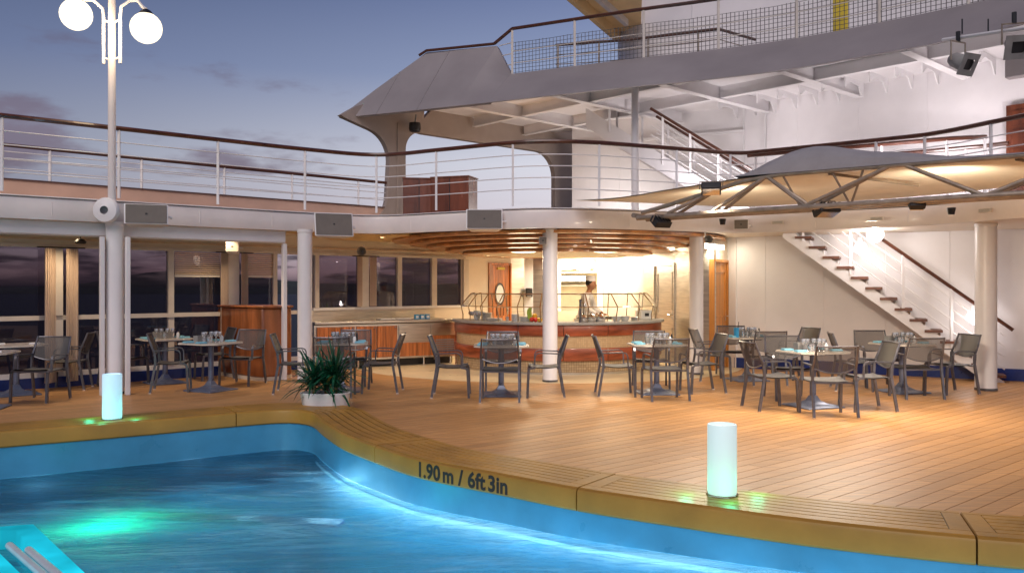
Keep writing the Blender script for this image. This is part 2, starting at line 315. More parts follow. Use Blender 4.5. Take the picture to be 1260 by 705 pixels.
def spline(pts, k=8, closed=False):
    r = []; n_ = len(pts); P = lambda i: Vector(pts[i % n_] if closed else pts[max(0, min(n_-1, i))])
    for i in range(n_ if closed else n_-1):
        p0, p1, p2, p3 = P(i-1), P(i), P(i+1), P(i+2)
        for j in range(k):
            t = j/k; r.append(.5*((2*p1)+(p2-p0)*t+(2*p0-5*p1+4*p2-p3)*t*t+(3*p1-p0-3*p2+p3)*t**3))
    if not closed: r.append(P(n_-1))
    return r
def tag(o_, label=None, cat=None, group=None, kind=None):
    if label: o_['label'] = label
    if cat: o_['category'] = cat
    if group: o_['group'] = group
    if kind: o_['kind'] = kind
    return o_
def thing(name, label, cat, loc=(0,0,0), rz=0.0, group=None):
    o_ = bpy.data.objects.new(name, None); COL.objects.link(o_); o_.location = loc; o_.rotation_euler = (0,0,rz); o_.empty_display_size = .1
    return tag(o_, label, cat, group)
def copy_tree(o_, parent=None):
    c = o_.copy(); COL.objects.link(c); c.parent = parent
    for ch in list(o_.children): copy_tree(ch, c)
    return c
def place(proto, loc, rz, label, group, first):
    o_ = proto if first else copy_tree(proto)
    o_.location = loc; o_.rotation_euler = (0,0,rz); o_['label'] = label
    if group: o_['group'] = group
    return o_
def point(name, loc, e, col, r=.1):
    d = bpy.data.lights.new(name, 'POINT'); d.energy = e; d.color = col; d.shadow_soft_size = r; o_ = bpy.data.objects.new(name, d); COL.objects.link(o_); o_.location = loc; return o_
def spot(name, loc, tgt, e, col, ang=90, blend=.6, r=.08):
    d = bpy.data.lights.new(name, 'SPOT'); d.energy = e; d.color = col; d.shadow_soft_size = r; d.spot_size = math.radians(ang); d.spot_blend = blend
    o_ = bpy.data.objects.new(name, d); COL.objects.link(o_); o_.location = loc; o_.rotation_euler = (Vector(tgt)-Vector(loc)).to_track_quat('-Z', 'Y').to_euler(); return o_
def area(name, loc, tgt, e, col, sx, sy):
    d = bpy.data.lights.new(name, 'AREA'); d.energy = e; d.color = col; d.shape = 'RECTANGLE'; d.size = sx; d.size_y = sy
    o_ = bpy.data.objects.new(name, d); COL.objects.link(o_); o_.location = loc; o_.rotation_euler = (Vector(tgt)-Vector(loc)).to_track_quat('-Z', 'Y').to_euler(); return o_


# ================================================================== THE PLACE: decks, pool, walls
WA, WB = Vector((-7.9, 13.0)), Vector((-1.15, 19.3)); WD = WB-WA; WU = WD.normalized(); WN = Vector((WU.y, -WU.x))   # window wall line, WN points into the room
def wall_pt(px, off=0.0):
    k = (px-630)/1050; s_ = (k*WA.y-WA.x)/(WD.x-k*WD.y); return WA+WD*s_+WN*off
def wall_w(px): return (wall_pt(px)-WA).dot(WU)
POOL_C = [(-5.31,8.85),(-4.67,9.24),(-3.98,9.68),(-3.29,10.18),(-2.78,10.44),(-2.42,10.22),(-2.12,9.55),(-1.74,8.75),(-1.3,8.08),(-.81,7.44),(-.05,6.8),(.48,6.36),(1.13,5.94),(1.95,5.47),(2.79,5.12),(3.7,4.86),(4.8,4.5),(5.9,3.7),(6.1,2.6),(4.6,1.6),(1,1.2),(-4,1.2),(-7.2,1.8),(-8.6,3.6),(-8.4,5.8),(-7.4,7.4),(-6.3,8.25)]
PC = spline(POOL_C, 8, True)                       # clockwise, water to the right of the direction of travel
PN = normals(PC, True)
def off_poly(d): return [p+Vector(q)*d for p, q in zip(PC, PN)]
MID = off_poly(.25)
DECK = [(-16,5.4),(-1.15,19.3),(-.04,20.9),(3.3,20.9),(4.4,17.0),(8.6,14.5),(13,11.6),(13,-4),(-16,-4)]
du, dn = Vector((math.cos(AX), math.sin(AX))), Vector((-math.sin(AX), math.cos(AX)))
def cuts(poly, c):
    r = []
    for i in range(len(poly)):
        a, b = Vector(poly[i]), Vector(poly[(i+1) % len(poly)]); sa, sb = a.dot(dn)-c, b.dot(dn)-c
        if (sa > 0) != (sb > 0): t = sa/(sa-sb); r.append((a+(b-a)*t).dot(du))
    return sorted(r)
def spans(c):
    o_ = cuts(DECK, c); i_ = cuts(MID, c); segs = [(o_[k], o_[k+1]) for k in range(0, len(o_)-1, 2)]
    for k in range(0, len(i_)-1, 2):
        new = []
        for a, b in segs:
            if i_[k+1] <= a or i_[k] >= b: new.append((a, b)); continue
            if i_[k] > a: new.append((a, i_[k]))
            if i_[k+1] < b: new.append((i_[k+1], b))
        segs = new
    return segs
PW = .14
caulk = MB(); pieces = []
c = -11.0
rng = random.Random(3)
while c < 17.5:
    for a, b in spans(c+PW/2):
        if b-a < .15: continue
        p = [du*t+dn*q for t, q in ((a, c), (b, c), (b, c+PW), (a, c+PW))]
        caulk.add([(q.x, q.y, -.007) for q in p], [(0,1,2,3)])
        k = a; nxt = a+rng.uniform(1.2, 5.0)
        while k < b-.02:
            e = min(b, nxt); e = b if b-e < .5 else e; pieces.append((k, e, c)); k = e; nxt = e+rng.uniform(4.2, 5.6)
    c += PW
deck = caulk.build('deck_floor', 'caulk'); tag(deck, kind='structure')
# boards the photograph shows largest become pieces of their own, the others are joined
def seen(q):
    n_ = 0.0
    for i in range(12):
        p = du*(q[0]+(q[1]-q[0])*(i+.5)/12)+dn*(q[2]+.07)
        if p.y > 4.6 and abs(p.x/p.y) < .6 and p.y < 17: n_ += (q[1]-q[0])/p.y**2.4
    return n_
pieces.sort(key=seen, reverse=True)
rest = MB()
for i, (a, b, c) in enumerate(pieces):
    m_ = MB(); p = [du*t+dn*q for t, q in ((a+.002, c+.0033), (b-.002, c+.0033), (b-.002, c+PW-.0033), (a+.002, c+PW-.0033))]
    if i < 296: m_.prism([(q.x, q.y) for q in p], -.03, 0.0).build('plank', 'teak', deck)
    else: rest.prism([(q.x, q.y) for q in p], -.03, 0.0)
tag(rest.build('plank', 'teak', deck), kind='stuff')

# pale stone floor round the bar
ring = [(.9+3.8*math.cos(t)*(1.0 if math.cos(t) > 0 else 1.1), 17.9+3.8*math.sin(t)) for t in [math.radians(d) for d in range(170, 371, 4)]]
ring = [p for p in ring if p[1] > 10] + [(4.35, 17.0), (3.3, 20.8), (-.04, 20.8), (-1.2, 19.2), (-3.3, 17.25)]
tag(MB().prism(ring, -.02, .006).build('stone_floor', 'stone_floor'), kind='structure')

# ---- pool coping, in sections
cop = thing('pool_coping', 'broad honey-coloured teak coping winding round the pool edge, marked with the water depth', 'pool coping', (0,8,0))
cum = [0]
for i in range(len(PC)): cum.append(cum[-1]+(PC[(i+1) % len(PC)]-PC[i]).length)
TOT = cum[-1]
def on_curve(s_, off):
    s_ %= TOT
    for i in range(len(PC)):
        if cum[i+1] >= s_:
            t = (s_-cum[i])/max(1e-9, cum[i+1]-cum[i]); a, b = PC[i], PC[(i+1) % len(PC)]; p = a.lerp(b, t)
            q = Vector(PN[i]).lerp(Vector(PN[(i+1) % len(PC)]), t).normalized(); return p+q*off
def s_near(x, y): return min(((PC[i]-Vector((x, y))).length, cum[i]) for i in range(len(PC)))[1]
J = [s_near(-3.29,10.18), s_near(-1.3,8.08), s_near(.48,6.36), s_near(2.79,5.12)]
Js = list(J); s_ = J[-1]+2.6
while s_ < TOT+J[0]-1.5: Js.append(s_); s_ += 2.6
Js.append(TOT+J[0])
CW = .62
for k in range(len(Js)-1):
    s0, s1 = Js[k]+.006, Js[k+1]-.006; nn = max(6, int((s1-s0)/.12)); ss = [s0+(s1-s0)*i/nn for i in range(nn+1)]
    rows = []
    prof = [(.012,-.075),(0,-.06),(0,.066),(.008,.084),(.026,.094),(CW-.02,.094),(CW-.004,.086),(CW,.07),(CW,-.02),(.30,-.03),(.30,-.075)]
    for q in ss: rows.append([(*on_curve(q, o_), z_) for o_, z_ in prof])
    b = MB(); m_ = len(prof); b.add([p for r in rows for p in r], [(i*m_+j, i*m_+(j+1) % m_, (i+1)*m_+(j+1) % m_, (i+1)*m_+j) for i in range(nn) for j in range(m_)] + [tuple(reversed(range(m_))), tuple(nn*m_+j for j in range(m_))])
    sec = b.build('coping_section', 'coping_resin', cop)
    e = .13; t0, t1 = s0+e, s1-e; n2 = max(5, int((t1-t0)/.12)); wds = [.13, .215, .30, .385, .47, .555]
    # margin boards round the inset planks
    for q0, q1, w0, w1 in [(s0+.004, s1-.004, .032, .124), (s0+.004, s1-.004, .561, .606), (s0+.004, t0-.006, .130, .555), (t1+.006, s1-.004, .130, .555)]:
        nq = max(2, int((q1-q0)/.12)); g = []
        for i in range(nq+1):
            q = q0+(q1-q0)*i/nq; g.append([(*on_curve(q, w0), .09), (*on_curve(q, w0), .1), (*on_curve(q, w1), .1), (*on_curve(q, w1), .09)])
        b = MB(); b.add([p for r in g for p in r], [(i*4+j, i*4+j+1, (i+1)*4+j+1, (i+1)*4+j) for i in range(nq) for j in range(3)]+[(0,1,2,3), (nq*4+3, nq*4+2, nq*4+1, nq*4)]); b.build('margin_board', 'coping_teak', sec)
    under = MB(); g = []
    for i in range(n2+1):
        q = t0-.006+(t1-t0+.012)*i/n2; g.append([(*on_curve(q, .126), .0946), (*on_curve(q, .559), .0946)])
    under.grid(g).build('caulking', 'caulk', sec)
    for j in range(5):
        g = []
        for i in range(n2+1):
            q = t0+(t1-t0)*i/n2; w0, w1 = wds[j]+.007, wds[j+1]-.007; g.append([(*on_curve(q, w0), .09), (*on_curve(q, w0), .1), (*on_curve(q, w1), .1), (*on_curve(q, w1), .09)])
        b = MB(); b.add([p for r in g for p in r], [(i*4+a, i*4+a+1, (i+1)*4+a+1, (i+1)*4+a) for i in range(n2) for a in range(3)]+[(0,1,2,3), (n2*4+3, n2*4+2, n2*4+1, n2*4)]); b.build('plank', 'coping_teak', sec)
# depth marking, lettering bent round the coping face
fc = bpy.data.curves.new('depth_text', 'FONT'); fc.body = '1.90 m  /  6ft 3in'; fc.size = .140; fc.extrude = .002; fc.resolution_u = 3; fc.space_character = 1.02; fc.space_word = .5; fc.offset = .0045
fo = bpy.data.objects.new('t', fc); COL.objects.link(fo); dg = bpy.context.evaluated_depsgraph_get(); me = bpy.data.meshes.new_from_object(fo.evaluated_get(dg)); bpy.data.objects.remove(fo)
xs = [v.co.x for v in me.vertices]; x0, x1 = min(xs), max(xs); sa, sb = s_near(-.81,7.44), s_near(-.05,6.8)
sL = sa+.0; Ltxt = (sb-sa)*1.02
for v in me.vertices:
    q = on_curve(sL+(v.co.x-x0)/(x1-x0)*Ltxt, -.0015-(.001 if v.co.z > 0 else 0)); v.co = (q.x, q.y-8, -.052+v.co.y*1.28)
me.materials.append(MATS['text_paint']); tx = bpy.data.objects.new('depth_marking', me); COL.objects.link(tx); tx.parent = cop

# ---- pool basin and water (the ship heels a little, so the water stands higher on the right)
def wz_(x, y): return -.40+.022*(.55*(x+5.31)-.835*(y-8.85))
basin = thing('swimming_pool', 'blue painted swimming pool basin under the curved teak coping', 'swimming pool', (0,5,-1.9))
inn = off_poly(.02)
MB().sweep([(p.x, p.y) for p in inn], [(0,-.074),(.12,-.074),(.12,-1.95),(0,-1.95)], True).build('pool_wall', 'pool_wall', basin)
f_ = MB(); f_.prism([(p.x, p.y) for p in reversed(inn)], -2.0, -1.9); f_.build('pool_floor', 'pool_floor', basin)
ln = MB()
for (x0_, y0_, x1_, y1_) in ((-3.4,6.35,.9,6.1), (-3.6,8.3,-1.6,8.0)): ln.bar((x0_,y0_,-.62), (x1_,y1_,-.62), .20, .03)
ln2 = ln.build('lane_line', 'lane', basin)
wt = MB(); wp = [(p.x, p.y) for p in off_poly(.018)];  wt.add([(x, y, wz_(x, y)) for x, y in wp], [tuple(range(len(wp)))])
o_ = wt.build('pool_water', 'pool_water'); tag(o_, kind='structure')
if o_.data.polygons[0].normal.z < 0: o_.data.flip_normals()
# pool lights; the glowing strip at the right wall is added for the streak
st = MB(); g = []
sA, sB = s_near(-2.3,9.95), s_near(3.7,4.86)
for i in range(41):
    q = sA+(sB-sA)*i/40; q = on_curve(q, -.004); g.append([(q.x, q.y, wz_(q.x, q.y)-.08), (q.x, q.y, wz_(q.x, q.y)-.045)])
tag(st.grid(g).build('streak_strip', 'strip_glow'), 'added pale blue glowing strip just under the water, making the streak along the right wall', 'pool light')
gt = thing('underwater_light', 'green underwater spotlight glowing on the left side of the pool', 'pool light', (-3.3,6.95,-.95))
MB().lathe([(0,.02),(.17,.02),(.2,0),(.2,-.04),(0,-.04)], gt.location, 16).build('housing', 'chrome', gt)
MB().lathe([(0,.03),(.15,.03),(.16,.022)], gt.location, 16).build('lens', 'green_glow', gt)
point('green_lamp', (-3.3,6.95,-.62), 60, (.0,1.0,.42), .12)
for x, y in ((.3,5.0),(-1.5,6.9),(-2.6,5.2),(2.6,4.0)): point('pool_lamp', (x,y,-1.3), 28, (.22,.56,.76), .25)
for i in range(26):
    q = on_curve(sA+.5+(sB-sA-.5)*(i+.5)/26, -.20); point('streak_fill_lamp', (q.x,q.y,wz_(q.x,q.y)-.15), 3.4, (.66,.88,1.0), .10)  # added lamps without fixtures, brightening the water along the right wall
point('pool_wall_lamp', (-2.9,9.3,-.62), 20, (.55,.85,1.0), .12)
point('pool_wall_lamp', (-4.7,8.5,-.60), 14, (.45,.8,1.0), .12)
# cyan lit step box at the lower left
sb_ = thing('pool_step_box', 'cyan glowing pool step rim with steel bars at the lower left corner', 'pool steps', (-4.1,5.9,-.25))
R0 = [(-4.9,6.1),(-3.63,6.47),(-1.9,4.45),(-2.3,4.0),(-6.4,4.0),(-6.4,5.7)]
bm_ = MB(); ins = []
cx = sum(p[0] for p in R0)/6; cy = sum(p[1] for p in R0)/6
ins = [(-4.85,5.97),(-3.67,6.31),(-2.1,4.45),(-2.4,4.12),(-6.2,4.12),(-6.2,5.6)]
rim = MB(); n_ = 6
rim.add([(*p, -.20) for p in R0]+[(*p, -.20) for p in ins]+[(*p, -1.2) for p in R0]+[(*p, -.42) for p in ins], [(i, (i+1) % n_, n_+(i+1) % n_, n_+i) for i in range(n_)]+[(i, (i+1) % n_, 12+(i+1) % n_, 12+i) for i in range(n_)]+[(n_+i, n_+(i+1) % n_, 18+(i+1) % n_, 18+i) for i in range(n_)])
rim.build('rim', 'cyan_glow', sb_)
MB().prism(ins, -.50, -.42).build('tread', 'pool_wall', sb_)
mt = MB(); i2 = [(-6,5.3),(-3.62,5.96),(-2.32,4.55),(-2.5,4.25),(-6,4.25)]; mt.prism(i2, -.40, -.22); mt.build('inner_step', 'cyan_glow', sb_)
for q0, q1 in (((-3.50,5.94),(-2.6,4.98)),((-3.31,5.84),(-2.5,4.97))): MB().tube([(*q0,-.2),(*q1,-.2)], .026, 8).build('grab_bar', 'pool_steel', sb_)

# ---- hull, sea, hills
tag(MB().prism(DECK, -12, -2.1).build('ship_hull', 'hull'), kind='structure')
tag(MB().add([(-20000,-20000,-12),(20000,-20000,-12),(20000,20000,-12),(-20000,20000,-12)], [(0,1,2,3)]).build('sea', 'sea'), kind='structure')
def hills(name, Y, xs, hs, depth):
    rows = []; nn = 90
    for j in range(7):
        r = []; t = j/6
        for i in range(nn):
            x = xs[0]+(xs[1]-xs[0])*i/(nn-1); u = i/(nn-1)*(len(hs)-1); a = int(u); a = min(a, len(hs)-2); h = hs[a]+(hs[a+1]-hs[a])*(.5-.5*math.cos(PI*(u-a)))
            h *= math.sin(PI*min(1, t*1.0)*.5)**.8 if t <= 1 else 1; h += (random.random()-.5)*h*.10 if 0 < j else 0
            r.append((x, Y+depth*t+random.uniform(-8, 8), -13+h))
        rows.append(r)
    tag(MB().grid(rows).build(name, 'hill'), kind='structure')
# heights above the sea; y in the photo = 353 - (h-13.6)/Y*1050
hills('hills', 1500, (-1250,340), [8,10,14,26,50,42,27,19,21,20,19,20,18,16], 500)
hills('far_hills', 3200, (-3000,900), [12,16,13,18,30,34,28,27,24,22,20,24], 900)

# ---- upper deck slab with curved edge
FP = [(-13.2,6.8),(-8.6,10.52),(-7.07,11.79),(-5.91,12.75),(-4.73,13.75),(-3.58,14.7),(-2.45,15.35),(-1.33,14.8),(-.13,14.1),(.61,13.92),(1.43,14.04),(2.81,14.62),(3.95,15.12),(4.5,14.85),(6.1,13.62),(6.55,13.1),(6.95,12.1),(7.5,10.9),(8.4,9.4)]
F = [Vector(p) for p in spline([Vector(p) for p in FP], 5)]
back = [(12,9.4),(12,14),(8.6,15.2),(5.0,18.9),(1.75,22.0)]
tip = WA-WU*7.5-WN*.3; back += [tuple(WB+WU*3.0-WN*.3), tuple(tip)]
Fi = [p+Vector(q)*.06 for p, q in zip(F, normals(F))]
tag(MB().prism([tuple(p) for p in Fi]+back, 2.57, 2.86).build('upper_deck', 'cream_paint'), kind='structure')
fa = thing('deck_fascia', 'curved white fascia band running along the edge of the upper deck', 'fascia', (F[30].x, F[30].y, 2.55))
MB().sweep([tuple(p) for p in F], [(0,2.55),(-.012,2.60),(-.012,2.80),(.0,2.85),(.03,2.865),(.058,2.865),(.058,2.55)]).build('band', 'fascia_paint', fa)
MB().sweep([tuple(p) for p in F], [(-.022,2.872),(.0,2.885),(.05,2.885),(.07,2.877),(.05,2.867),(-.015,2.867)]).build('edge_strip', 'white_paint', fa)
for px_ in (70,250,330,505,690,780,1000,1110):
    k_ = (px_-630)/1050; i_ = min(range(30, len(F)) if px_ > 480 else range(0, 34), key=lambda i: abs(F[i].x/max(.1,F[i].y)-k_)); q_ = F[i_]-Vector(normals(F)[i_])*.012; MB().bar((q_.x,q_.y,2.60), (q_.x,q_.y,2.80), .012, .008).build('weld_seam', 'fascia_paint', fa)
# lower beam and sliding door frames under the left part of the edge
iL = [i for i, p in enumerate(F) if p.x < -3.75]; Lb = [tuple(F[i]+Vector(normals(F)[i])*.12) for i in iL]
bt = thing('door_beam', 'long white beam under the deck edge, framing the left dining area', 'beam', (-6,12.7,2.34))
MB().sweep(Lb, [(0,2.545),(0,2.36),(.02,2.34),(.16,2.34),(.16,2.545)]).build('beam', 'white_paint', bt)
for px, Y in ((125.5,12.55),(157,12.62)):
    MB().box((at(px,Y),Y,1.165), (.06,.09,2.33), math.radians(39)).build('jamb', 'white_paint', bt, bevel=.006)
for px, d in ((357,0),):
    k = (px-630)/1050; q = min(((Vector(p).x-k*Vector(p).y)**2, p) for p in [tuple(Vector(Lb[i]).lerp(Vector(Lb[i+1]), t/8)) for i in range(len(Lb)-1) for t in range(8)])[1]
    MB().box((q[0]-.03*0, q[1]+.05, 1.165), (.065,.10,2.33), math.radians(39)).build('jamb', 'white_paint', bt, bevel=.006)

# ---- columns
def column(x, y, r, h, label, seam=True):
    t = thing('column', label, 'column', (x,y,0), 0, 'round white columns')
    MB().lathe([(r*1.02,.0),(r*1.02,.05),(r,.06),(r,h-.06),(r*1.06,h-.05),(r*1.06,h)], (x,y,0), 28).build('shaft', 'white_paint', t)
    if seam: MB().lathe([(r*1.05,0),(r*1.05,.035),(r*1.0,.04)], (x,y,.001), 28).build('base_ring', 'aluminium', t)
    return t
column(-5.92, 12.72, .125, 2.56, 'round white column under the lamp post, behind the left glowing lantern')
column(-3.50, 14.42, .122, 2.56, 'round white column between wooden host stand and potted plant')
column(.64, 14.35, .125, 2.56, 'round white column standing in front of the middle of the curved bar')
column(3.36, 15.55, .125, 2.56, 'round white column at the right end of the bar')
column(7.33, 13.2, .155, 2.58, 'thick white column in front of the staircase at the right edge')

# ---- window wall of the dining side
ww = thing('window_wall', 'long window wall with cream frames behind the dining area and the buffet counter', 'window wall', (WA.x, WA.y, 0))
def wbox(px0, px1, z0, z1, d0, d1, name, mat, parent=ww, bevel=0):
    a, b = wall_w(px0), wall_w(px1); pts = [WA+WU*a+WN*d0, WA+WU*b+WN*d0, WA+WU*b+WN*d1, WA+WU*a+WN*d1]
    return MB().prism([tuple(p) for p in pts], z0, z1).build(name, mat, parent, bevel=bevel)
LFT = -330
wbox(LFT, 384, 0, .17, -.06, .05, 'baseboard', 'blue_base')
wbox(LFT, 384, .17, .25, -.05, .03, 'sill', 'white_paint')
wbox(LFT, 384, 1.07, 1.14, -.04, .075, 'mid_rail', 'frame_paint')
wbox(LFT, 571, 2.23, 2.57, -.08, .0, 'header', 'cream_paint')
wbox(LFT, 571, 2.215, 2.27, .0, .05, 'head_trim', 'frame_paint')
wbox(LFT, 571, 2.34, 2.37, .0, .04, 'head_trim', 'blind')
wbox(384, 571, 0, 1.13, -.06, .02, 'panel', 'cream_paint')
wbox(384, 571, 1.13, 1.18, -.05, .05, 'sill', 'white_paint')
MU = [(-170,-160,.05),(-62,-50,.1),(64,75,.12),(206,213,.05),(276,291,.12),(335,340,.05),(386,391,.06),(440,450,.12),(488,493,.05),(530,536,.05),(568,574,.08)]
for a, b, d in MU: wbox(a, b, .25 if b < 380 else 1.18, 1.07 if b < 380 else 2.215, -.05, d, 'mullion', 'frame_paint')
for a, b, d in MU:
    if b < 380: wbox(a, b, 1.14, 2.215, -.05, d-.004, 'mullion', 'frame_paint')
edges = [LFT]+[x for a, b, d in MU for x in (a, b)]
spn = [(edges[i], edges[i+1]) for i in range(0, len(edges)-1, 2)]
for a, b in spn:
    if b <= 380:
        wbox(a, b, .25, 1.07, -.02, -.012, 'pane', 'window_glass'); wbox(a, b, 1.14, 2.215, -.02, -.012, 'pane', 'window_glass')
    else: wbox(max(a, 384) if a < 384 else a, b, 1.18, 2.215, -.02, -.012, 'pane', 'window_glass')
def blind(px0, px1, label):
    t = thing('window_blind', label, 'blind', (*wall_pt((px0+px1)/2, .05), 2.2), 0, 'half lowered slatted blinds')
    a, b = wall_w(px0), wall_w(px1); n_ = 11
    for i in range(n_):
        z = 2.2-.036*i; c_ = WA+WU*(a+b)/2+WN*.04
        m_ = MB().box((c_.x, c_.y, z-.016), (b-a, .03, .022), math.atan2(WU.y, WU.x)); m_.build('slat', 'blind', t)
    c_ = WA+WU*(a+b)/2+WN*.04; MB().box((c_.x, c_.y, 2.2-.036*n_-.02), (b-a, .035, .035), math.atan2(WU.y, WU.x)).build('bottom_rail', 'frame_paint', t)
blind(214, 269, 'cream slatted blind half lowered in the window left of the small speaker')
blind(300, 334, 'cream slatted blind half lowered in the window above the wooden host stand')
def curtain(px0, px1, z0, label):
    t = thing('curtain', label, 'curtain', (*wall_pt((px0+px1)/2, .12), z0)); a, b = wall_w(px0), wall_w(px1); n_ = 40; pts = []
    for side in (0, 1):
        rng = range(n_+1) if side == 0 else range(n_, -1, -1)
        for i in rng:
            u = i/n_; q = WA+WU*(a+(b-a)*u)+WN*(.15+.04*math.sin(u*(b-a)*22+px0)+.012*math.sin(u*37)+(.012 if side else 0)); pts.append(tuple(q))
    MB().prism(pts, z0, 2.2).build('drape', 'curtain', t)
    p, q = WA+WU*(a-.1)+WN*.15, WA+WU*(b+.1)+WN*.15; MB().tube([(p.x,p.y,2.215),(q.x,q.y,2.215)], .012, 6).build('curtain_rod', 'plastic_dark', t)
curtain(51, 67, .09, 'tan curtain gathered left of the post behind the far left dining tables')
curtain(77, 93, .09, 'tan curtain gathered right of the post near the white column with the lamp post')
curtain(268, 276, .3, 'narrow tan curtain left of the window post behind the host stand')
curtain(292, 301, .3, 'narrow tan curtain right of the window post behind the host stand')
curtain(434, 441, 1.2, 'tan curtain left of the round horn speaker above the buffet counter')
curtain(451, 457, 1.2, 'tan curtain strip right of the round horn speaker above the buffet counter')
# ceiling details on the left: gold cove strip
gc = MB(); pp = [(-3.9,14.75),(-2.45,15.7),(-1.9,15.6),(-1.2,19.0),(-3.6,17.0)]; 
tag(gc.prism(pp, 2.53, 2.562).build('ceiling_panel', 'ceiling_gold'), kind='structure')

# ---- back walls behind the bar
def wall(name, pts, z0, z1, mat, label=None, cat='wall', th=.12, parent=None, kind=None):
    m_ = MB().sweep(pts, [(0,z0),(0,z1),(th,z1),(th,z0)])
    return m_.build(name, mat, parent)
bw = thing('bar_back_wall', 'cream walls and steel panels enclosing the back of the bar', 'wall', (1.5,20.8,0))
def wseg(p, q, z0, z1, mat, name, parent=bw, th=.1): return wall(name, [p, q], z0, z1, mat, th=th, parent=parent)
wseg((-1.15,19.3),(-.56,20.05),0,2.57,'cream_paint','wall_panel')
wseg((-.56,20.05),(-.03,20.75),2.16,2.57,'cream_paint','wall_panel')
wseg((-.03,20.75),(.30,20.95),0,2.57,'stainless','steel_panel')
wseg((.30,20.95),(.52,20.97),0,2.57,'white_paint','wall_panel')
wseg((.52,20.97),(.98,20.9),0,2.57,'stainless','steel_panel')
wseg((.98,20.9),(1.12,20.75),0,2.57,'white_paint','wall_panel')
wseg((1.12,20.75),(2.07,20.75),0,1.0,'kitchen_wall','wall_panel')
wseg((1.12,20.75),(2.07,20.75),2.28,2.57,'kitchen_wall','wall_panel')
wseg((2.07,20.75),(2.20,20.6),0,2.57,'white_paint','wall_panel')
wseg((2.20,20.5),(2.92,18.9),0,2.57,'cream_paint','wall_panel')
wseg((2.92,18.9),(3.05,18.3),0,2.57,'stainless','steel_panel')
wseg((3.05,18.3),(3.32,17.35),2.08,2.57,'stainless','steel_panel')
wseg((3.32,17.35),(3.52,16.4),0,2.57,'stainless','steel_panel')
wseg((3.52,16.4),(3.82,16.16),0,2.57,'stainless','steel_panel')
wseg((3.80,16.16),(4.28,16.95),2.12,2.57,'cream_paint','wall_panel')
wseg((4.28,16.95),(4.40,16.78),0,2.57,'white_paint','wall_panel')
# kitchen seen through the hatch
kt = thing('kitchen_alcove', 'lit kitchen alcove with shelves seen through the hatch behind the cook', 'kitchen', (1.6,21.6,0))
MB().add([(.9,20.9,0),(.9,22.4,0),(2.3,22.4,0),(2.3,20.8,0),(.9,20.9,2.5),(.9,22.4,2.5),(2.3,22.4,2.5),(2.3,20.8,2.5)], [(0,1,5,4),(1,2,6,5),(2,3,7,6),(4,5,6,7),(0,3,2,1)]).build('alcove_wall', 'kitchen_wall', kt)
for z in (1.0, 1.62, 1.95): MB().box((1.6,22.2,z), (1.3,.35,.03)).build('shelf', 'stainless', kt)
MB().box((1.45,22.1,1.8), (1.1,.5,.14)).build('extractor_hood', 'white_paint', kt)
MB().tube([(1.0,21.0,1.98),(2.0,21.0,2.03)], .035, 8).build('pipe', 'chrome', kt)
for x, y, z, s_ in ((1.62,21.3,2.0,.045),):
    d_ = MB().sphere((x, y, z-.22), .06, 10).build('bulb', 'globe_light', kt)
area('kitchen_tube', (1.6,21.5,2.45), (1.6,21.5,0), 90, (1,.86,.62), 1.1, .5)

# door with an oval window
def door(name, label, p, q, h, mat, oval=False, lever=True):
    p = Vector(p); q = Vector(q); d = q-p; L_ = d.length; u = d.normalized(); rz = math.atan2(u.y, u.x)
    t = thing(name, label, 'door', (p.x, p.y, 0), rz)
    def bx(x0, x1, y0, y1, z0, z1, nm, mt, par=t, bv=0): return MB().box(((x0+x1)/2, (y0+y1)/2, (z0+z1)/2), (x1-x0, y1-y0, z1-z0)).build(nm, mt, par, world=False, bevel=bv)
    lf = bx(.05, L_-.05, .01, .05, .02, h-.05, 'door_leaf', mat, bv=.004)
    bx(0, .05, -.03, .07, 0, h, 'jamb', mat); bx(L_-.05, L_, -.03, .07, 0, h, 'jamb', mat); bx(.05, L_-.05, -.03, .07, h-.05, h, 'lintel', mat)
    for x0, x1, z0, z1 in ([(.14,L_-.14,.15,.75),(.14,L_-.14,1.0,1.9)] if not oval else [(.14,L_*.48,.15,.8),(L_*.52,L_-.14,.15,.8)]):
        for a, b, c, e in ((x0,x1,z0,z0+.03),(x0,x1,z1-.03,z1),(x0,x0+.03,z0+.03,z1-.03),(x1-.03,x1,z0+.03,z1-.03)): bx(a, b, -.008, .01, c, e, 'moulding', mat, lf)
    if oval:
        m_ = MB(); m2_ = MB(); k = 24; cx_, cz_ = L_/2, 1.42
        m_.add([(cx_+math.cos(2*PI*i/k)*r1, -.012, cz_+math.sin(2*PI*i/k)*r2) for r1, r2 in ((.19,.27),(.15,.22)) for i in range(k)], [(i, (i+1) % k, k+(i+1) % k, k+i) for i in range(k)]); m_.build('window_frame', 'plastic_dark', lf, world=False)
        m2_.add([(cx_+math.cos(2*PI*i/k)*.15, -.006, cz_+math.sin(2*PI*i/k)*.22) for i in range(k)], [tuple(range(k))]); m2_.build('pane', 'porcelain', lf, world=False)
        bx(.35, .62, -.02, .008, 2.0, 2.06, 'door_plate', 'yellow_plastic', lf)
        for i in range(4): bx(.18+.14*i, .19+.14*i, -.004, .01, .9, 1.1, 'groove', 'plastic_dark', lf)
    if lever:
        MB().tube([(L_-.13,.01,1.02),(L_-.13,-.05,1.02),(L_-.24,-.05,1.02)], .011, 6).build('handle', 'chrome', lf, world=False)
        bx(L_-.155, L_-.105, -.006, .01, .93, 1.12, 'lock_plate', 'chrome', lf)
    return t
door('wooden_door', 'orange wooden door with an oval window behind the left side of the bar', (-.56,20.05), (-.03,20.75), 2.16, 'strip_wood', oval=True)
door('steel_door', 'stainless steel door beside the right end of the bar', (3.05,18.3), (3.32,17.35), 2.08, 'stainless')
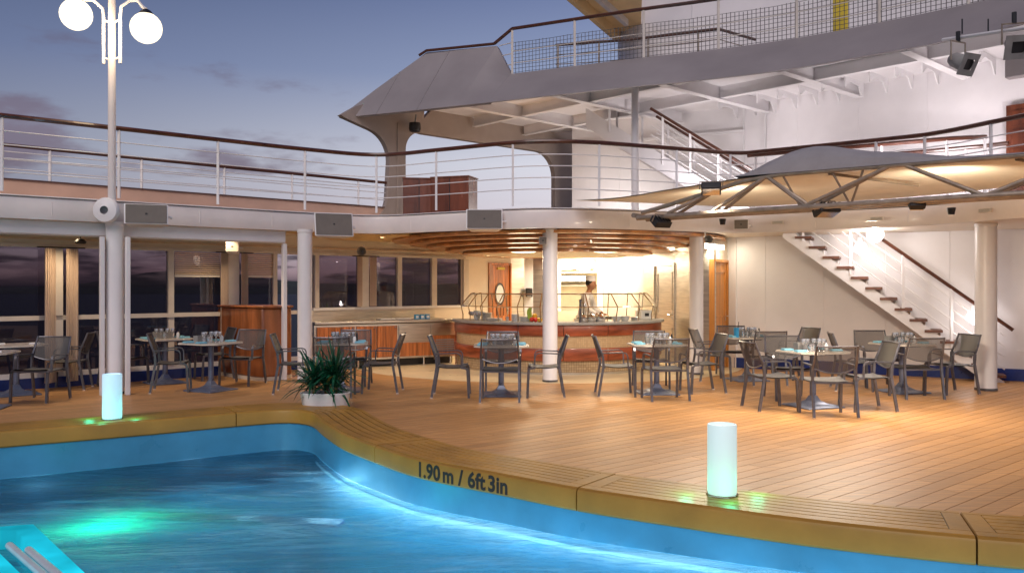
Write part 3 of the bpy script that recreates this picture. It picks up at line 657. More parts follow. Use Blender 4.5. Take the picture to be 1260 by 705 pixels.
door('wooden_door', 'light pine door in the gap right of the far right bar column', (3.80,16.16), (4.28,16.95), 2.12, 'pine_door')
# paper dispenser and white box on steel wall
dp = thing('towel_dispenser', 'black paper towel dispenser on the steel wall behind the bar', 'dispenser', (.42,20.85,1.42)); MB().box((.42,20.88,1.45), (.17,.12,.22)).build('casing', 'plastic_dark', dp, bevel=.02); MB().box((.42,20.81,1.36), (.1,.02,.03)).build('slot', 'plastic_grey', dp)
# ---- right lower wall, behind the staircase
rw = thing('side_wall', 'tall white side wall of the ship behind the dining tables and staircase', 'wall', (6.4,15.7,0))
RW = [(4.38,16.82),(7.3,15.18),(8.55,14.45),(10.2,13.3),(13.5,10.4)]
MB().sweep(RW, [(0,.20),(0,2.57),(.15,2.57),(.15,.20)]).build('wall_panel', 'wall_paint', rw)
MB().sweep(RW, [(-.012,.0),(-.012,.205),(.15,.205),(.15,0)]).build('baseboard', 'blue_base', rw)
for u_ in (.18,.5,.82,1.3,1.75,2.4):
    i_ = int(u_); a_, b_ = Vector(RW[i_]), Vector(RW[i_+1]); p_ = a_.lerp(b_, u_-i_); n2_ = Vector((-(b_-a_).y, (b_-a_).x)).normalized(); q_ = p_-n2_*.001; MB().bar((q_.x,q_.y,.21), (q_.x,q_.y,2.56), .010, .008).build('weld_seam', 'wall_paint', rw)
MB().sweep(RW[2:], [(-.02,.50),(-.02,.53),(.0,.53),(.0,.50)]).build('moulding', 'white_paint', rw)
# ---- bar ceiling rings
cr_ = thing('ceiling_canopy', 'stepped rings of varnished wood hanging over the curved bar', 'ceiling canopy', (.93,17.6,2.2))
zz = 2.53
for k in range(5):
    ro = 3.38-.36*k; ri = ro-.40; zb = 2.495-.064*k
    MB().lathe([(ro,zb+.05),(ro,zb+.006),(ro-.03,zb),(ri,zb),(ri,zb+.05)], (.93,17.6,0), 72).build('ring', 'ceiling_wood', cr_)
    MB().lathe([(ro-.06,zb+.05),(ro-.06,2.57)], (.93,17.6,0), 72).build('riser', 'riser_wood', cr_)
MB().lathe([(0,2.245),(1.8,2.245),(1.8,2.57)], (.93,17.6,0), 64).build('ceiling_disc', 'cream_paint', cr_)
def downlight(x, y, z, label, e=5):
    e *= 2.2
    t = thing('downlight', label, 'downlight', (x,y,z-.012), 0, 'recessed ceiling downlights'); MB().lathe([(.035,.002),(.058,.0),(.062,.01)], (x,y,z-.012), 16).build('trim_ring', 'chrome', t)
    MB().lathe([(0,.004),(.036,.003)], (x,y,z-.012), 14).build('lamp_disc', 'downlight_disc', t)
    if e: spot('downlight_lamp', (x,y,z-.03), (x,y,0), e, (1,.74,.45), 120, .8, .03)
DL = [(-2.45,16.1,2.53,'downlight in the gold ceiling strip right of the column by the plant'),(-3.3,15.5,2.53,'downlight in the gold ceiling just right of the second column'),(-1.9,16.9,2.53,'downlight in the gold ceiling above the buffet counter'),(-.5,17.9,2.245,'downlight inside the wooden rings, leftmost'),(-.2,18.6,2.245,'downlight inside the wooden rings above the oval window door'),(.2,16.3,2.245,'bright downlight inside the wooden rings left of the column'),(1.8,16.35,2.245,'downlight above the cook'),(2.2,17.9,2.245,'downlight above the right end of the bar'),(-1.55,18.3,2.53,'downlight in the ceiling near the end of the window wall')]
for x, y, z, l_ in DL: downlight(x, y, z, l_, 22)
spot('downlight_beam', (.2,16.2,2.20), (-.6,12.4,0), 130, (1,.80,.54), 120, 1.0, .3)
spot('downlight_beam', (1.8,16.2,2.20), (3.0,12.4,0), 110, (1,.80,.54), 120, 1.0, .3)
for x, y, l_ in ((-6.8,13.1,'downlight over the far left dining tables'),(-4.9,14.6,'downlight over the table beside the host stand')): downlight(x, y, 2.56, l_, 30)
# cove tubes over the back of the bar
for (x0_,y0_,x1_,y1_,z,l_) in ((1.15,20.55,2.0,20.55,2.33,'bright cove tube over the kitchen hatch'),(2.15,20.2,2.85,18.75,2.33,'bright cove tube over the cream wall right of the cook'),(2.98,18.5,3.3,17.2,2.38,'bright cove tube over the steel door'),(3.72,16.0,4.15,16.6,2.36,'bright cove tube over the pine door')):
    area('cove_lamp', ((x0_+x1_)/2-.16,(y0_+y1_)/2-.14,z-.05), ((x0_+x1_)/2+.1,(y0_+y1_)/2,.9), 60 if x0_ < 3.5 else 16, (1,.88,.66), .12, 1.2); t = thing('cove_light', l_, 'light', ((x0_+x1_)/2,(y0_+y1_)/2,z), 0, 'cove tubes over the back of the bar')
    MB().bar((x0_-.08,y0_-.06,z), (x1_-.08,y1_-.06,z), .09, .10).build('tube', 'tube_light', t); MB().bar((x0_-.08,y0_-.06,z+.05), (x1_-.08,y1_-.06,z+.05), .12, .03).build('housing', 'white_paint', t)

# ================================================================== BAR AND BUFFET
BC = (.93, 17.5); BR = 2.1
bar = thing('bar_counter', 'curved bar counter striped in red wood and beige mosaic under a stone top', 'bar counter', (BC[0], BC[1]-BR, 0))
def arc(prof, name, mat, n=64, a0=178, a1=362, uv=False):
    o_ = MB().lathe(prof, (*BC,0), n, math.radians(a0), math.radians(a1)).build(name, mat, bar)
    if uv:
        u = o_.data.uv_layers.new(name='UVMap'); off = Vector((bar.location.x-BC[0], bar.location.y-BC[1]))
        for l_ in o_.data.loops:
            c_ = o_.data.vertices[l_.vertex_index].co; u.data[l_.index].uv = (math.atan2(c_.y+off.y, c_.x+off.x) % (2*PI)*BR, c_.z)
    return o_
arc([(BR-.03,.0),(BR-.03,.04)], 'kick_strip', 'stainless')
arc([(BR-.035,.04),(BR-.035,.26)], 'tile_band', 'mosaic_dark', uv=True)
for a0 in range(178, 362, 23): arc([(BR-.04,.25),(BR,.252),(BR+.006,.27),(BR+.006,.46),(BR,.478),(BR-.04,.48)], 'wood_panel', 'bar_wood', 10, a0+.12, min(362, a0+22.88))
arc([(BR-.035,.48),(BR-.035,.70)], 'tile_band', 'mosaic_beige', uv=True)
for a0 in range(178, 362, 23): arc([(BR-.04,.70),(BR,.702),(BR+.006,.72),(BR+.006,.882),(BR,.898),(BR-.04,.90)], 'wood_panel', 'bar_wood', 10, a0+.12, min(362, a0+22.88))
arc([(BR-.62,.90),(BR+.05,.90),(BR+.06,.912),(BR+.05,.945),(BR-.62,.945)], 'counter_top', 'plastic_grey')
arc([(BR-.62,.0),(BR-.62,.90)], 'inner_panel', 'stainless')
for an in (178, 362):
    ca, sa_ = math.cos(math.radians(an)), math.sin(math.radians(an)); MB().add([(BC[0]+ca*r, BC[1]+sa_*r, z) for r, z in ((BR-.62,0),(BR,0),(BR,.9),(BR-.62,.9))], [(0,1,2,3)]).build('end_panel', 'bar_wood', bar)
# sneeze guards
def guard(a0, a1, label, posts):
    t = thing('sneeze_guard', label, 'sneeze guard', (BC[0]+(BR-.2)*math.cos(math.radians((a0+a1)/2)), BC[1]+(BR-.2)*math.sin(math.radians((a0+a1)/2)), .945))
    P_ = lambda a, r, z: (BC[0]+r*math.cos(math.radians(a)), BC[1]+r*math.sin(math.radians(a)), z)
    n_ = 16; A = [a0+(a1-a0)*i/n_ for i in range(n_+1)]
    MB().tube([P_(a, BR-.28, 1.46) for a in A], .013, 6).build('top_rail', 'chrome', t); MB().tube([P_(a, BR-.08, 1.22) for a in A], .010, 6).build('front_rail', 'chrome', t)
    MB().grid([[P_(a, BR-.30, 1.463) for a in A], [P_(a, BR-.28, 1.465) for a in A], [P_(a, BR-.08, 1.23) for a in A]]).build('glass_panel', 'clear_glass', t)
    MB().grid([[P_(a, BR-.58, 1.468) for a in A], [P_(a, BR-.30, 1.468) for a in A]]).build('glass_shelf', 'clear_glass', t)
    for k in range(posts):
        a = a0+(a1-a0)*k/(posts-1); pts = [P_(a, BR-.12, .945), P_(a, BR-.12, 1.05), P_(a, BR-.08, 1.22), P_(a, BR-.28, 1.46), P_(a, BR-.36, 1.47)]
        MB().tube(pts, .012, 6).build('post', 'brass_steel', t); MB().tube([P_(a, BR-.4, .945), P_(a, BR-.36, 1.46)], .010, 6).build('post', 'brass_steel', t)
guard(196, 258, 'chrome and glass sneeze guard over the left half of the bar', 6)
guard(266, 352, 'chrome and glass sneeze guard in front of the cook', 6)
def bp(a, r, z=.945): return (BC[0]+r*math.cos(math.radians(a)), BC[1]+r*math.sin(math.radians(a)), z)
def plates(loc, n_, r, label):
    t = thing('plate_stack', label, 'plates', loc)
    for i in range(n_): MB().lathe([(0,.012*i+.0),(r*.6,.012*i),(r,.012*i+.010),(r,.012*i+.014),(r*.6,.012*i+.006),(0,.012*i+.005)], loc, 18).build('plate', 'porcelain', t)
def bowls(loc, n_, r, label):
    t = thing('bowl_stack', label, 'bowls', loc)
    for i in range(n_): MB().lathe([(0,.022*i),(r*.5,.022*i),(r,.022*i+.055),(r*.96,.022*i+.056),(r*.46,.022*i+.008),(0,.022*i+.007)], loc, 16).build('bowl', 'porcelain', t)
def box_thing(name, loc, d, mat, label, cat, rz=0.0, extra=None, bevel=.008):
    t = thing(name, label, cat, loc, rz); MB().box((0,0,d[2]/2), d).build('body', mat, t, world=False, bevel=bevel)
    if extra: extra(t)
    return t
plates(bp(246, BR-.38), 8, .13, 'stack of white plates on the bar beside the fruit'); bowls(bp(242, BR-.25), 5, .08, 'stack of white bowls on the bar near the fruit')
plates(bp(224, BR-.35), 4, .15, 'low stack of white platters on the bar in front of the oval window door')
bowls(bp(206, BR-.3), 7, .07, 'tall stack of white bowls at the left end of the bar'); plates(bp(212, BR-.42), 12, .11, 'tall stack of side plates at the left end of the bar')
def glass_geo(kind, h=.16):
    if kind == 'wine': return [(.0,.0),(.032,.002),(.030,.006),(.005,.010),(.004,.07),(.012,.085),(.034,.105),(.038,.13),(.033,h),(.0315,h),(.036,.13),(.031,.105),(.0,.088)]
    if kind == 'tumbler': return [(0,0),(.027,0),(.033,.09),(.0315,.09),(.026,.006),(0,.006)]
def glass(name, loc, kind, label, group, first=[{}]):
    key = kind
    if key not in first[0]:
        me_o = MB().lathe(glass_geo(kind), (0,0,0), 10).build(name, 'drink_glass'); first[0][key] = me_o; o_ = me_o
    else: o_ = first[0][key].copy(); COL.objects.link(o_); o_.name = name
    o_.location = loc; tag(o_, label, 'glass', group); return o_
for i in range(9):
    glass('wine_glass', bp(198+i*1.9, BR-.25-.12*(i % 2)), 'wine', ('leftmost','second','third','fourth','fifth','sixth','seventh','eighth','rightmost')[i]+(' stemmed glass' if i in (0,8) else ' stemmed glass from the left')+' in the row on the left end of the bar', 'glasses on the left end of the bar')
for i, (a, r_) in enumerate(((236,.28),(238,.40),(240,.3),(250,.42))):
    glass('tumbler', bp(a, BR-r_), 'tumbler', 'clear tumbler on the bar, '+('leftmost of four','second from the left of four','third from the left of four','rightmost of four')[i], 'tumblers on the bar')
fr = lambda a, r_, rad, mat, name, label, sc=(1,1,1), dz=0: tag(MB().sphere(bp(a, BR-r_, .945+rad*sc[2]+dz), rad, 12, sc).build(name, mat), label, 'fruit', 'fruit heaped on the bar')
fr(252.5,.22,.048,'red_fruit','red_apple','red apple at the left of the fruit heap on the bar'); fr(254.8,.2,.045,'red_fruit','red_apple','second red apple, touching the yellow fruit on the bar')
fr(253.8,.28,.05,'yellow_fruit','orange','orange lying on top of the fruit heap on the bar', dz=.06); fr(257,.22,.045,'yellow_fruit','lemon','yellow fruit nearest the white column on the bar', (1.25,1,1))
t = thing('banana_bunch', 'pale green bananas standing behind the apples on the bar', 'fruit', bp(250.8, BR-.3))
for i in range(4):
    b0 = Vector(bp(250.6+.5*i, BR-.3, .95)); MB().tube([b0, b0+V(-.02,0,.08), b0+V(-.035,0,.16), b0+V(-.03,0,.22), b0+V(-.01,0,.26)], [.012,.022,.024,.018,.006], 8).build('banana', 'green_fruit', t)
def kettle(a, label):
    t = thing('chafing_pot', label, 'pot', bp(a, BR-.35)); MB().lathe([(0,0),(.09,0),(.10,.03),(.10,.09),(.07,.13),(.02,.145),(0,.146)], t.location, 18).build('body', 'chrome', t)
    c_ = t.location; MB().sphere((c_.x,c_.y,c_.z+.155), .015, 8).build('knob', 'plastic_dark', t); MB().tube([(c_.x-.1,c_.y,c_.z+.07),(c_.x-.14,c_.y,c_.z+.08),(c_.x-.13,c_.y,c_.z+.12)], .008, 6).build('handle', 'plastic_dark', t)
kettle(288, 'steel lidded pot in front of the cook'); kettle(294, 'second steel lidded pot, right of the cook'); kettle(283,'steel lidded pot left of the cook')
bowls(bp(305, BR-.3), 3, .10, 'short stack of bowls right of the cook, nearest him'); bowls(bp(312, BR-.3), 3, .10, 'short stack of bowls in the middle of the right end of the bar')
plates(bp(322, BR-.3), 6, .08, 'stack of saucers under the right sneeze guard')
box_thing('toaster', bp(341, BR-.32), (.28,.2,.19), 'porcelain', 'white toaster at the right end of the bar', 'toaster', .5, lambda t: (MB().box((0,-.102,.1), (.1,.006,.06)).build('dial_plate', 'plastic_dark', t, world=False), MB().box((0,0,.192), (.2,.03,.006)).build('slot', 'plastic_dark', t, world=False)), .02)
# water tap in front of the cook
t = thing('tap', 'tall steel tap standing on the bar before the cook', 'tap', bp(279, BR-.1)); c_ = t.location
MB().tube([c_, c_+V(0,0,.42)], .022, 8).build('pillar', 'aluminium', t); MB().tube([c_+V(0,0,.36), c_+V(.08,0,.36), c_+V(.08,0,.26)], .012, 6).build('spout', 'chrome', t)

# buffet counter along the windows
P0, P1 = Vector((-3.75,16.2)), Vector((-1.13,17.7)); U = (P1-P0).normalized(); NN = Vector((-U.y, U.x)); BL = (P1-P0).length
bf = thing('buffet_counter', 'long stainless steel buffet counter with red wood doors under the windows', 'counter', (*P0, 0), math.atan2(U.y, U.x))
def bb(x0, x1, y0, y1, z0, z1, nm, mt, par=bf, bv=.003): return MB().box(((x0+x1)/2, (y0+y1)/2, (z0+z1)/2), (x1-x0, y1-y0, z1-z0)).build(nm, mt, par, world=False, bevel=bv)
bb(0, BL, .03, .55, .16, .86, 'carcass', 'stainless'); 
# worktop reaching the wall
MB().prism([(0,-.03),(BL,-.03),(BL,1.15),(BL*.45,.75),(0,.42)], .88, .925).build('worktop', 'stainless', bf, world=False, bevel=.004)
MB().prism([(0,.43),(BL*.45,.76),(BL,1.16),(BL,1.13),(BL*.45,.73),(0,.40)], .925, 1.09).build('backsplash', 'stainless', bf, world=False)
xd = [0.03, .86, 1.28, 1.70] 
for i, (a, b) in enumerate(((.05,.80),(.84,1.24),(1.26,1.68))):
    dr = bb(a, b, .0, .03, .2, .82, 'door', 'strip_wood'); n_ = int((b-a)/.055)
    for k in range(n_): bb(a+(b-a)*k/n_+.004, a+(b-a)*(k+1)/n_-.004, -.012, .0, .21, .81, 'slat', 'strip_wood', dr, 0)
    bb(b-.07, b-.03, -.035, -.012, .78, .80, 'handle', 'chrome', dr, 0)
bb(1.72, 2.40, .0, .03, .50, .82, 'steel_front', 'stainless'); bb(1.72, 2.40, .0, .03, .2, .47, 'drawer', 'strip_wood')
bb(2.42, BL-.01, .0, .03, .62, .84, 'drawer', 'stainless'); g_ = bb(2.42, BL-.01, .0, .03, .2, .60, 'door', 'strip_wood')
for k in range(6): bb(2.52, BL-.08, -.012, .0, .27+.045*k, .295+.045*k, 'louvre', 'plastic_grey', g_, 0)
for x in (.1, .9, 1.7, 2.3, 2.9): MB().tube([(x,.1,0),(x,.1,.16)], .022, 8).build('foot', 'chrome', bf, world=False)
bb(.0, BL, .25, .5, .006, .15, 'plinth', 'plastic_dark')
def onb(x, y, z=.925): q = P0+U*x+NN*y; return (q.x, q.y, z)
for i, x in enumerate((2.25, 2.37, 2.49)):
    box_thing('tea_box', onb(x,.35), (.09,.07,.10), 'blue_plastic', ('blue tea box at the left of three on the buffet counter','blue tea box in the middle of three on the buffet counter','blue tea box nearest the bar on the buffet counter')[i], 'box', .52, lambda t: MB().box((0,-.037,.05), (.055,.004,.05)).build('picture_label', 'porcelain', t, world=False))
for i, (x, l_) in enumerate(((1.55,'flat dark tray on the buffet counter under the windows'),(1.9,'flat dark tray on the buffet counter, nearer the tea boxes'))):
    box_thing('serving_tray', onb(x,.25), (.36,.26,.02), 'plastic_grey', l_, 'tray', .52, lambda t: MB().box((0,0,.026), (.3,.2,.012)).build('napkins', 'porcelain', t, world=False))

# host stand
HS = [(-5.34,15.45),(-4.40,14.52),(-4.22,14.44),(-4.0,14.62),(-3.86,14.95),(-4.45,15.75)]
hs = thing('host_stand', 'angular varnished wooden host stand between the windows and a white column', 'host stand', (-4.5,15,0))
MB().prism(HS, .06, 1.23).build('cabinet', 'stand_wood', hs, bevel=.03)
k_ = Vector((-4.55,15.1)); MB().prism([tuple(k_+(Vector(p)-k_)*1.05) for p in HS], 1.23, 1.27).build('top', 'stand_wood', hs, bevel=.012)
MB().prism([tuple(k_+(Vector(p)-k_)*1.006) for p in HS], 0, .06).build('plinth', 'cream_paint', hs)
a, b = Vector(HS[0]), Vector(HS[1]); n_ = 3
# ================================================================== RAILINGS
def railing(name, label, path, z0, h, posts, bars, hr=.036, mat='white_paint', hmat='rail_wood', pr=.017, cat='railing', br=.009, nm_path=None):
    t = thing(name, label, cat, (path[0][0], path[0][1], z0))
    zf = (lambda i: 0) if nm_path is None else nm_path
    MB().tube([(p[0], p[1], z0+h+zf(i)) for i, p in enumerate(path)], hr, 8).build('handrail', hmat, t)
    for b in bars: MB().tube([(p[0], p[1], z0+b+zf(i)) for i, p in enumerate(path)], br, 6).build('rail', mat, t)
    L_ = [0]
    for i in range(len(path)-1): L_.append(L_[-1]+(Vector(path[i+1][:2])-Vector(path[i][:2])).length)
    for s_ in posts:
        s_ = min(max(s_, 0), L_[-1]-1e-6); i = max(k for k in range(len(L_)-1) if L_[k] <= s_); u = (s_-L_[i])/(L_[i+1]-L_[i]); p = Vector(path[i][:2]).lerp(Vector(path[i+1][:2]), u); zz_ = zf(i)+(zf(i+1)-zf(i))*u
        MB().bar((p.x, p.y, z0-.03+zz_), (p.x, p.y, z0+h-.02+zz_), pr*2.2, pr*1.6).build('post', mat, t)
    return t
def arclen(path, px):
    k = (px-630)/1050; s_ = 0; best = (9, 0)
    for i in range(len(path)-1):
        a, b = Vector(path[i][:2]), Vector(path[i+1][:2])
        for j in range(10):
            q = a.lerp(b, j/10); e = abs(q.x/q.y-k); 
            if q.y > 3 and e < best[0]: best = (e, s_+(b-a).length*j/10)
        s_ += (b-a).length
    return best[1]
RP = [tuple(p+Vector(q)*.10) for p, q in zip(F, normals(F))]
railing('deck_railing', 'white railing with dark wooden handrail following the curved upper deck edge', RP, 2.96, 1.02, [arclen(RP, x) for x in (-240,-120,2,145,268,375,464,537,631,737,833,899,1078,1138,1219,1330,1450)], [.24,.43,.62,.81])
OB = [tuple(wall_pt(px, -.22)) for px in (-330,-200,-100,0,60,120,180,240,300,360,420,460,484)]
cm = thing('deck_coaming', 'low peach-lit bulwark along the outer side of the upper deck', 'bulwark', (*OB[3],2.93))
MB().sweep([tuple(p) for p in OB], [(-.04,2.86),(-.04,3.26),(.04,3.26),(.04,2.86)]).build('coaming', 'coaming_peach_glow', cm)
MB().sweep([tuple(p) for p in OB], [(-.06,3.26),(-.06,3.285),(.06,3.285),(.06,3.26)]).build('cap_rail', 'rail_wood', cm)
railing('outer_railing', 'farther railing with dark handrail on the outer side of the upper deck', OB, 3.285, .52, [arclen(OB, x) for x in (-150,-60,64,177,275,362,441)], [.15,.30,.42], hr=.03)

# ================================================================== CANOPY DECK ABOVE
LIP = [Vector(p) for p in ((-3.6,17.72),(-2.3,17.15),(-.46,16.26),(1.87,15.1),(3.0,14.6),(3.95,14.1),(4.8,13.5),(6.3,12.1),(6.9,11.2),(7.6,9.9))]
LP = spline(LIP, 5); LNm = normals(LP)
cn = thing('canopy_deck', 'grey canopy deck with sloping fascia and beams, reaching out over the upper deck', 'canopy', (1.9,16.5,5.1))
top = [p+Vector(q)*(1.0) for p, q in zip(LP, LNm)]
i0 = min(range(len(LP)), key=lambda i: abs(top[i].x/top[i].y-(628-630)/1050))
def topz(i): return 5.87
# sloping fascia as panels with lap seams
rows = []
for i in range(i0, len(LP)):
    rows.append([(*LP[i], 5.1), (*(LP[i]+Vector(LNm[i])*.02), 5.14), (*(top[i]), 5.87), (*(top[i]+Vector(LNm[i])*.06), 5.87), (*(LP[i]+Vector(LNm[i])*.12), 5.115), (*LP[i], 5.1)])
MB().grid(rows).build('fascia', 'canopy_paint', cn)
# wing at the left end
P525 = Vector((-1.79,17.9,6.50)); P612 = Vector((-.31,17.3,6.47)); P628 = Vector((*top[i0], 5.87)); PM = Vector((-2.85,17.85,5.72))
wing_o = [Vector((*LP[0],5.1)), PM, P525, P612, P628]
base_e = [Vector((*LP[i], 5.1)) for i in range(0, i0+1)]
wm = MB(); upp = []
ue = [wing_o[0], PM, P525, P612, P628]; ul = [0]
for i in range(4): ul.append(ul[-1]+(ue[i+1]-ue[i]).length)
nb = len(base_e)
def upe(t):
    s_ = t*ul[-1]; i = max(k for k in range(4) if ul[k] <= s_+1e-9); return ue[i].lerp(ue[i+1], min(1, (s_-ul[i])/(ul[i+1]-ul[i])))
Bs = lambda t: (base_e[min(nb-2, int(t*(nb-1)))].lerp(base_e[min(nb-1, int(t*(nb-1))+1)], t*(nb-1)-int(t*(nb-1))) if t < 1 else base_e[-1])
tt = sorted(set([i/20 for i in range(21)]+[x/ul[-1] for x in ul]))
g = [[Bs(t).lerp(upe(t), v) for v in (0,.25,.5,.75,1)] for t in tt]
wg = MB().grid(g); bk = [[p+V(.05,.16,.0) for p in r] for r in g]; wg.grid(bk)
wg.add([p for r in (g[0]+[],) for p in r], [])
for k in range(len(tt)-1): wg.add([g[k][4], g[k+1][4], bk[k+1][4], bk[k][4]], [(0,1,2,3)]); wg.add([g[k][0], g[k+1][0], bk[k+1][0], bk[k][0]], [(0,1,2,3)])
wg.build('wing', 'canopy_paint', cn)
# raised seams on the wing
for t in (.35,.62): MB().tube([Bs(t)+V(0,-.004,0), upe(t)+V(0,-.004,0)], .008, 5).build('seam', 'canopy_paint', cn)
# deck plate above the beams
UW = [Vector(p) for p in ((1.45,20.6),(5.0,18.5),(8.45,14.6),(11.2,11.4))]
inner = [LP[i]+Vector(LNm[i])*.10 for i in range(len(LP))]
pl_ = [(-2.9,18.15),(-1.9,17.5),(-.8,17.0)]+[tuple(LP[i]+Vector(LNm[i])*.60) for i in range(i0, len(LP))]+[(11.5,10.6),(11.2,11.6),(8.6,14.8),(5.1,18.7),(1.5,21.6),(.9,21.5)]
MB().prism(pl_, 5.50, 5.53).build('deck_plate', 'wall_paint', cn)

# girders parallel to the house wall and cross beams square to them
Q_ = Vector((WU.y, -WU.x))
def c_in(p):
    i = min(range(len(LP)), key=lambda k: (LP[k]-p).length); 
    if (p-LP[i]).dot(LNm[i] if isinstance(LNm[i], Vector) else Vector(LNm[i])) < .62: return False
    for k in range(len(UW)-1):
        a_, b_ = UW[k], UW[k+1]; n2_ = Vector((-(b_-a_).y, (b_-a_).x)).normalized()
        if (p-a_).dot((b_-a_)) >= 0 and (p-b_).dot((b_-a_)) <= 0 and (p-a_).dot(n2_) > -.04: return False
    return p.y < 21 and (p-(WA-WN*.28)).dot(WN) > .2
def beam_run(base, d, name, h, fw):
    ts = [t*.05 for t in range(-200, 201) if c_in(base+d*(t*.05))]
    if len(ts) < 8: return
    runs = [[ts[0]]]
    for t in ts[1:]:
        if t-runs[-1][-1] > .08: runs.append([t])
        else: runs[-1].append(t)
    r_ = max(runs, key=len)
    if len(r_) < 8: return
    p, q = base+d*r_[0], base+d*r_[-1]
    MB().bar((p.x,p.y,5.5-h/2), (q.x,q.y,5.5-h/2), .014, h).build(name, 'wall_paint', cn); MB().bar((p.x,p.y,5.5-h-.006), (q.x,q.y,5.5-h-.006), fw, .014).build('beam_flange', 'white_paint', cn)
for g_ in ((2.44,16.1),(4.25,16.5)): beam_run(Vector(g_), Q_, 'girder', .22, .12)
for k in range(-4, 6): beam_run(Vector((3.16,15.86))+Q_*1.96*k, WU, 'cross_beam', .25, .15)
# small close-set stiffeners at the edge and brackets near the wall
for k in range(0, (len(LP)-1)*6):
    i = k//6; u = (k % 6)/6; p = LP[i].lerp(LP[i+1], u); q = Vector(LNm[i])
    if i < 4: continue
    t_ = Vector((q.y,-q.x))*.009; v = [(p+q*.15,5.13),(p+q*.15,5.16),(p+q*.56,5.48),(p+q*.74,5.48),(p+q*.74,5.30)]; n_ = 5
    MB().add([(p_.x+t_.x, p_.y+t_.y, z) for p_, z in v]+[(p_.x-t_.x, p_.y-t_.y, z) for p_, z in v], [tuple(range(n_)), tuple(reversed(range(n_, 2*n_)))]+[(j, (j+1) % n_, n_+(j+1) % n_, n_+j) for j in range(n_)]).build('stiffener', 'white_paint', cn)
for k in range(13):
    b_ = Vector((4.9,18.45)).lerp(Vector((8.6,14.25)), k/12)-Vector((.02,.0)); a_ = b_-WU*.75; t_ = Q_*.010
    v = [(a_,5.30),(a_,5.5),(b_,5.5),(b_,5.22),(b_-WU*.07,5.22),(b_-WU*.22,5.40),(a_+WU*.2,5.42),(a_+WU*.08,5.34)]; n_ = 8
    MB().add([(p_.x+t_.x, p_.y+t_.y, z) for p_, z in v]+[(p_.x-t_.x, p_.y-t_.y, z) for p_, z in v], [tuple(range(n_)), tuple(reversed(range(n_, 2*n_)))]+[(j, (j+1) % n_, n_+(j+1) % n_, n_+j) for j in range(n_)]).build('bracket', 'white_paint', cn)
# canopy columns
t = thing('canopy_column', 'slim white column from the upper deck to the grey canopy', 'column', (2.3,15.95,2.93))
MB().lathe([(.085,0),(.085,.04),(.068,.05),(.068,2.55),(.1,2.57)], (2.3,15.95,2.93), 18).build('shaft', 'white_paint', t)
# upper house walls
uw = thing('superstructure_wall', 'high white superstructure wall behind the upper deck stairs and railings', 'wall', (5.0,18.5,2.93))
MB().sweep([tuple(p) for p in UW], [(0,2.93),(0,5.5),(.15,5.5),(.15,2.93)]).build('wall_panel', 'wall_paint', uw)
for u_ in (.3,.62,1.25,1.5,1.75,2.2):
    i_ = int(u_); a_, b_ = UW[i_], UW[i_+1]; p_ = a_.lerp(b_, u_-i_); n2_ = Vector((-(b_-a_).y, (b_-a_).x)).normalized(); q_ = p_-n2_*.001; MB().bar((q_.x,q_.y,2.95), (q_.x,q_.y,5.48), .012, .009).build('weld_seam', 'wall_paint', uw)
for p in ((5.0,18.45),(5.35,18.05)): MB().tube([(p[0],p[1]-.02,2.93),(p[0],p[1]-.02,5.5)], .022, 6).build('pipe', 'white_paint', uw)
MB().bar((1.6,20.4,4.95), (5.0,18.38,4.95), .05, .05).build('rail_trim', 'white_paint', uw)
MB().box((8.72,14.16,3.80), (.92,.10,1.72), math.atan2(-3.2,2.75)).build('door', 'mahogany', uw)
for k in range(5): MB().box((8.70,14.12,3.15+.32*k), (.78,.10,.24), math.atan2(-3.2,2.75)).build('door_board', 'mahogany', uw)
# mast house above
mh = thing('mast_house', 'pale curved deckhouse above the netted top railing', 'deckhouse', (4.5,20.5,5.8))
MB().sweep([(3.9,25.0),(2.75,22.2),(2.72,21.6),(3.1,20.9),(4.2,20.2),(7,18.3),(10,15.5),(13,12)], [(0,5.5),(0,10.5),(.15,10.5),(.15,5.5)]).build('wall_panel', 'wall_paint', mh)
for x, y in ((4.25,20.14),(6.3,18.72)): MB().tube([(x,y,5.8),(x,y,9.5)], .015, 5).build('seam', 'white_paint', mh)
ov = thing('roof_overhang', 'tan beams of a roof corner jutting in at the top edge', 'roof', (1.9,19.5,8.2))
MB().prism([(.75,17.3),(2.7,17.6),(3.2,21.2),(2.7,22)], 8.0, 8.08).build('soffit', 'ceiling_gold', ov); MB().bar((.78,17.35,7.9), (2.68,21.5,7.9), .12, .3).build('edge_beam', 'ceiling_gold', ov); MB().bar((1.3,17.5,7.95), (2.75,20.5,7.95), .1, .2).build('inner_beam', 'frame_paint', ov)
# pier plate with rounded openings at the ship's side
pn = thing('side_pier', 'flared plate pier with rounded openings holding up the canopy', 'pier', (*wall_pt(495, -.28), 2.9))
def sc_(px): return wall_w(px)
O3 = (WA.x-WN.x*.28, WA.y-WN.y*.28, 0)
def rc(cx_, cz_, r, a0, a1, n_=8): return [(cx_+r*math.cos(math.radians(a0+(a1-a0)*i/n_)), cz_+r*math.sin(math.radians(a0+(a1-a0)*i/n_))) for i in range(n_+1)]
sl, sr = sc_(484), sc_(504); s0 = sc_(424)
pier = [(sl-.55, 2.95)]+[(sl-.55,3.0)]+rc(sl-.55, 3.5, .5, 270, 360)[1:]+rc(sl-.62, 4.27, .62, 0, 75)+[(s0+.15,5.02),(s0,5.08),(s0+.35,5.3),(sl,5.62),(sr+.5,5.72),(sr+.5,4.95)]+rc(sr+.42, 4.55, .42, 100, 180)+[(sr,2.95)]
MB().plate(pier, O3, (WU.x,WU.y,0), (0,0,1), .14).build('pier_plate', 'pier_warm_lit', pn)
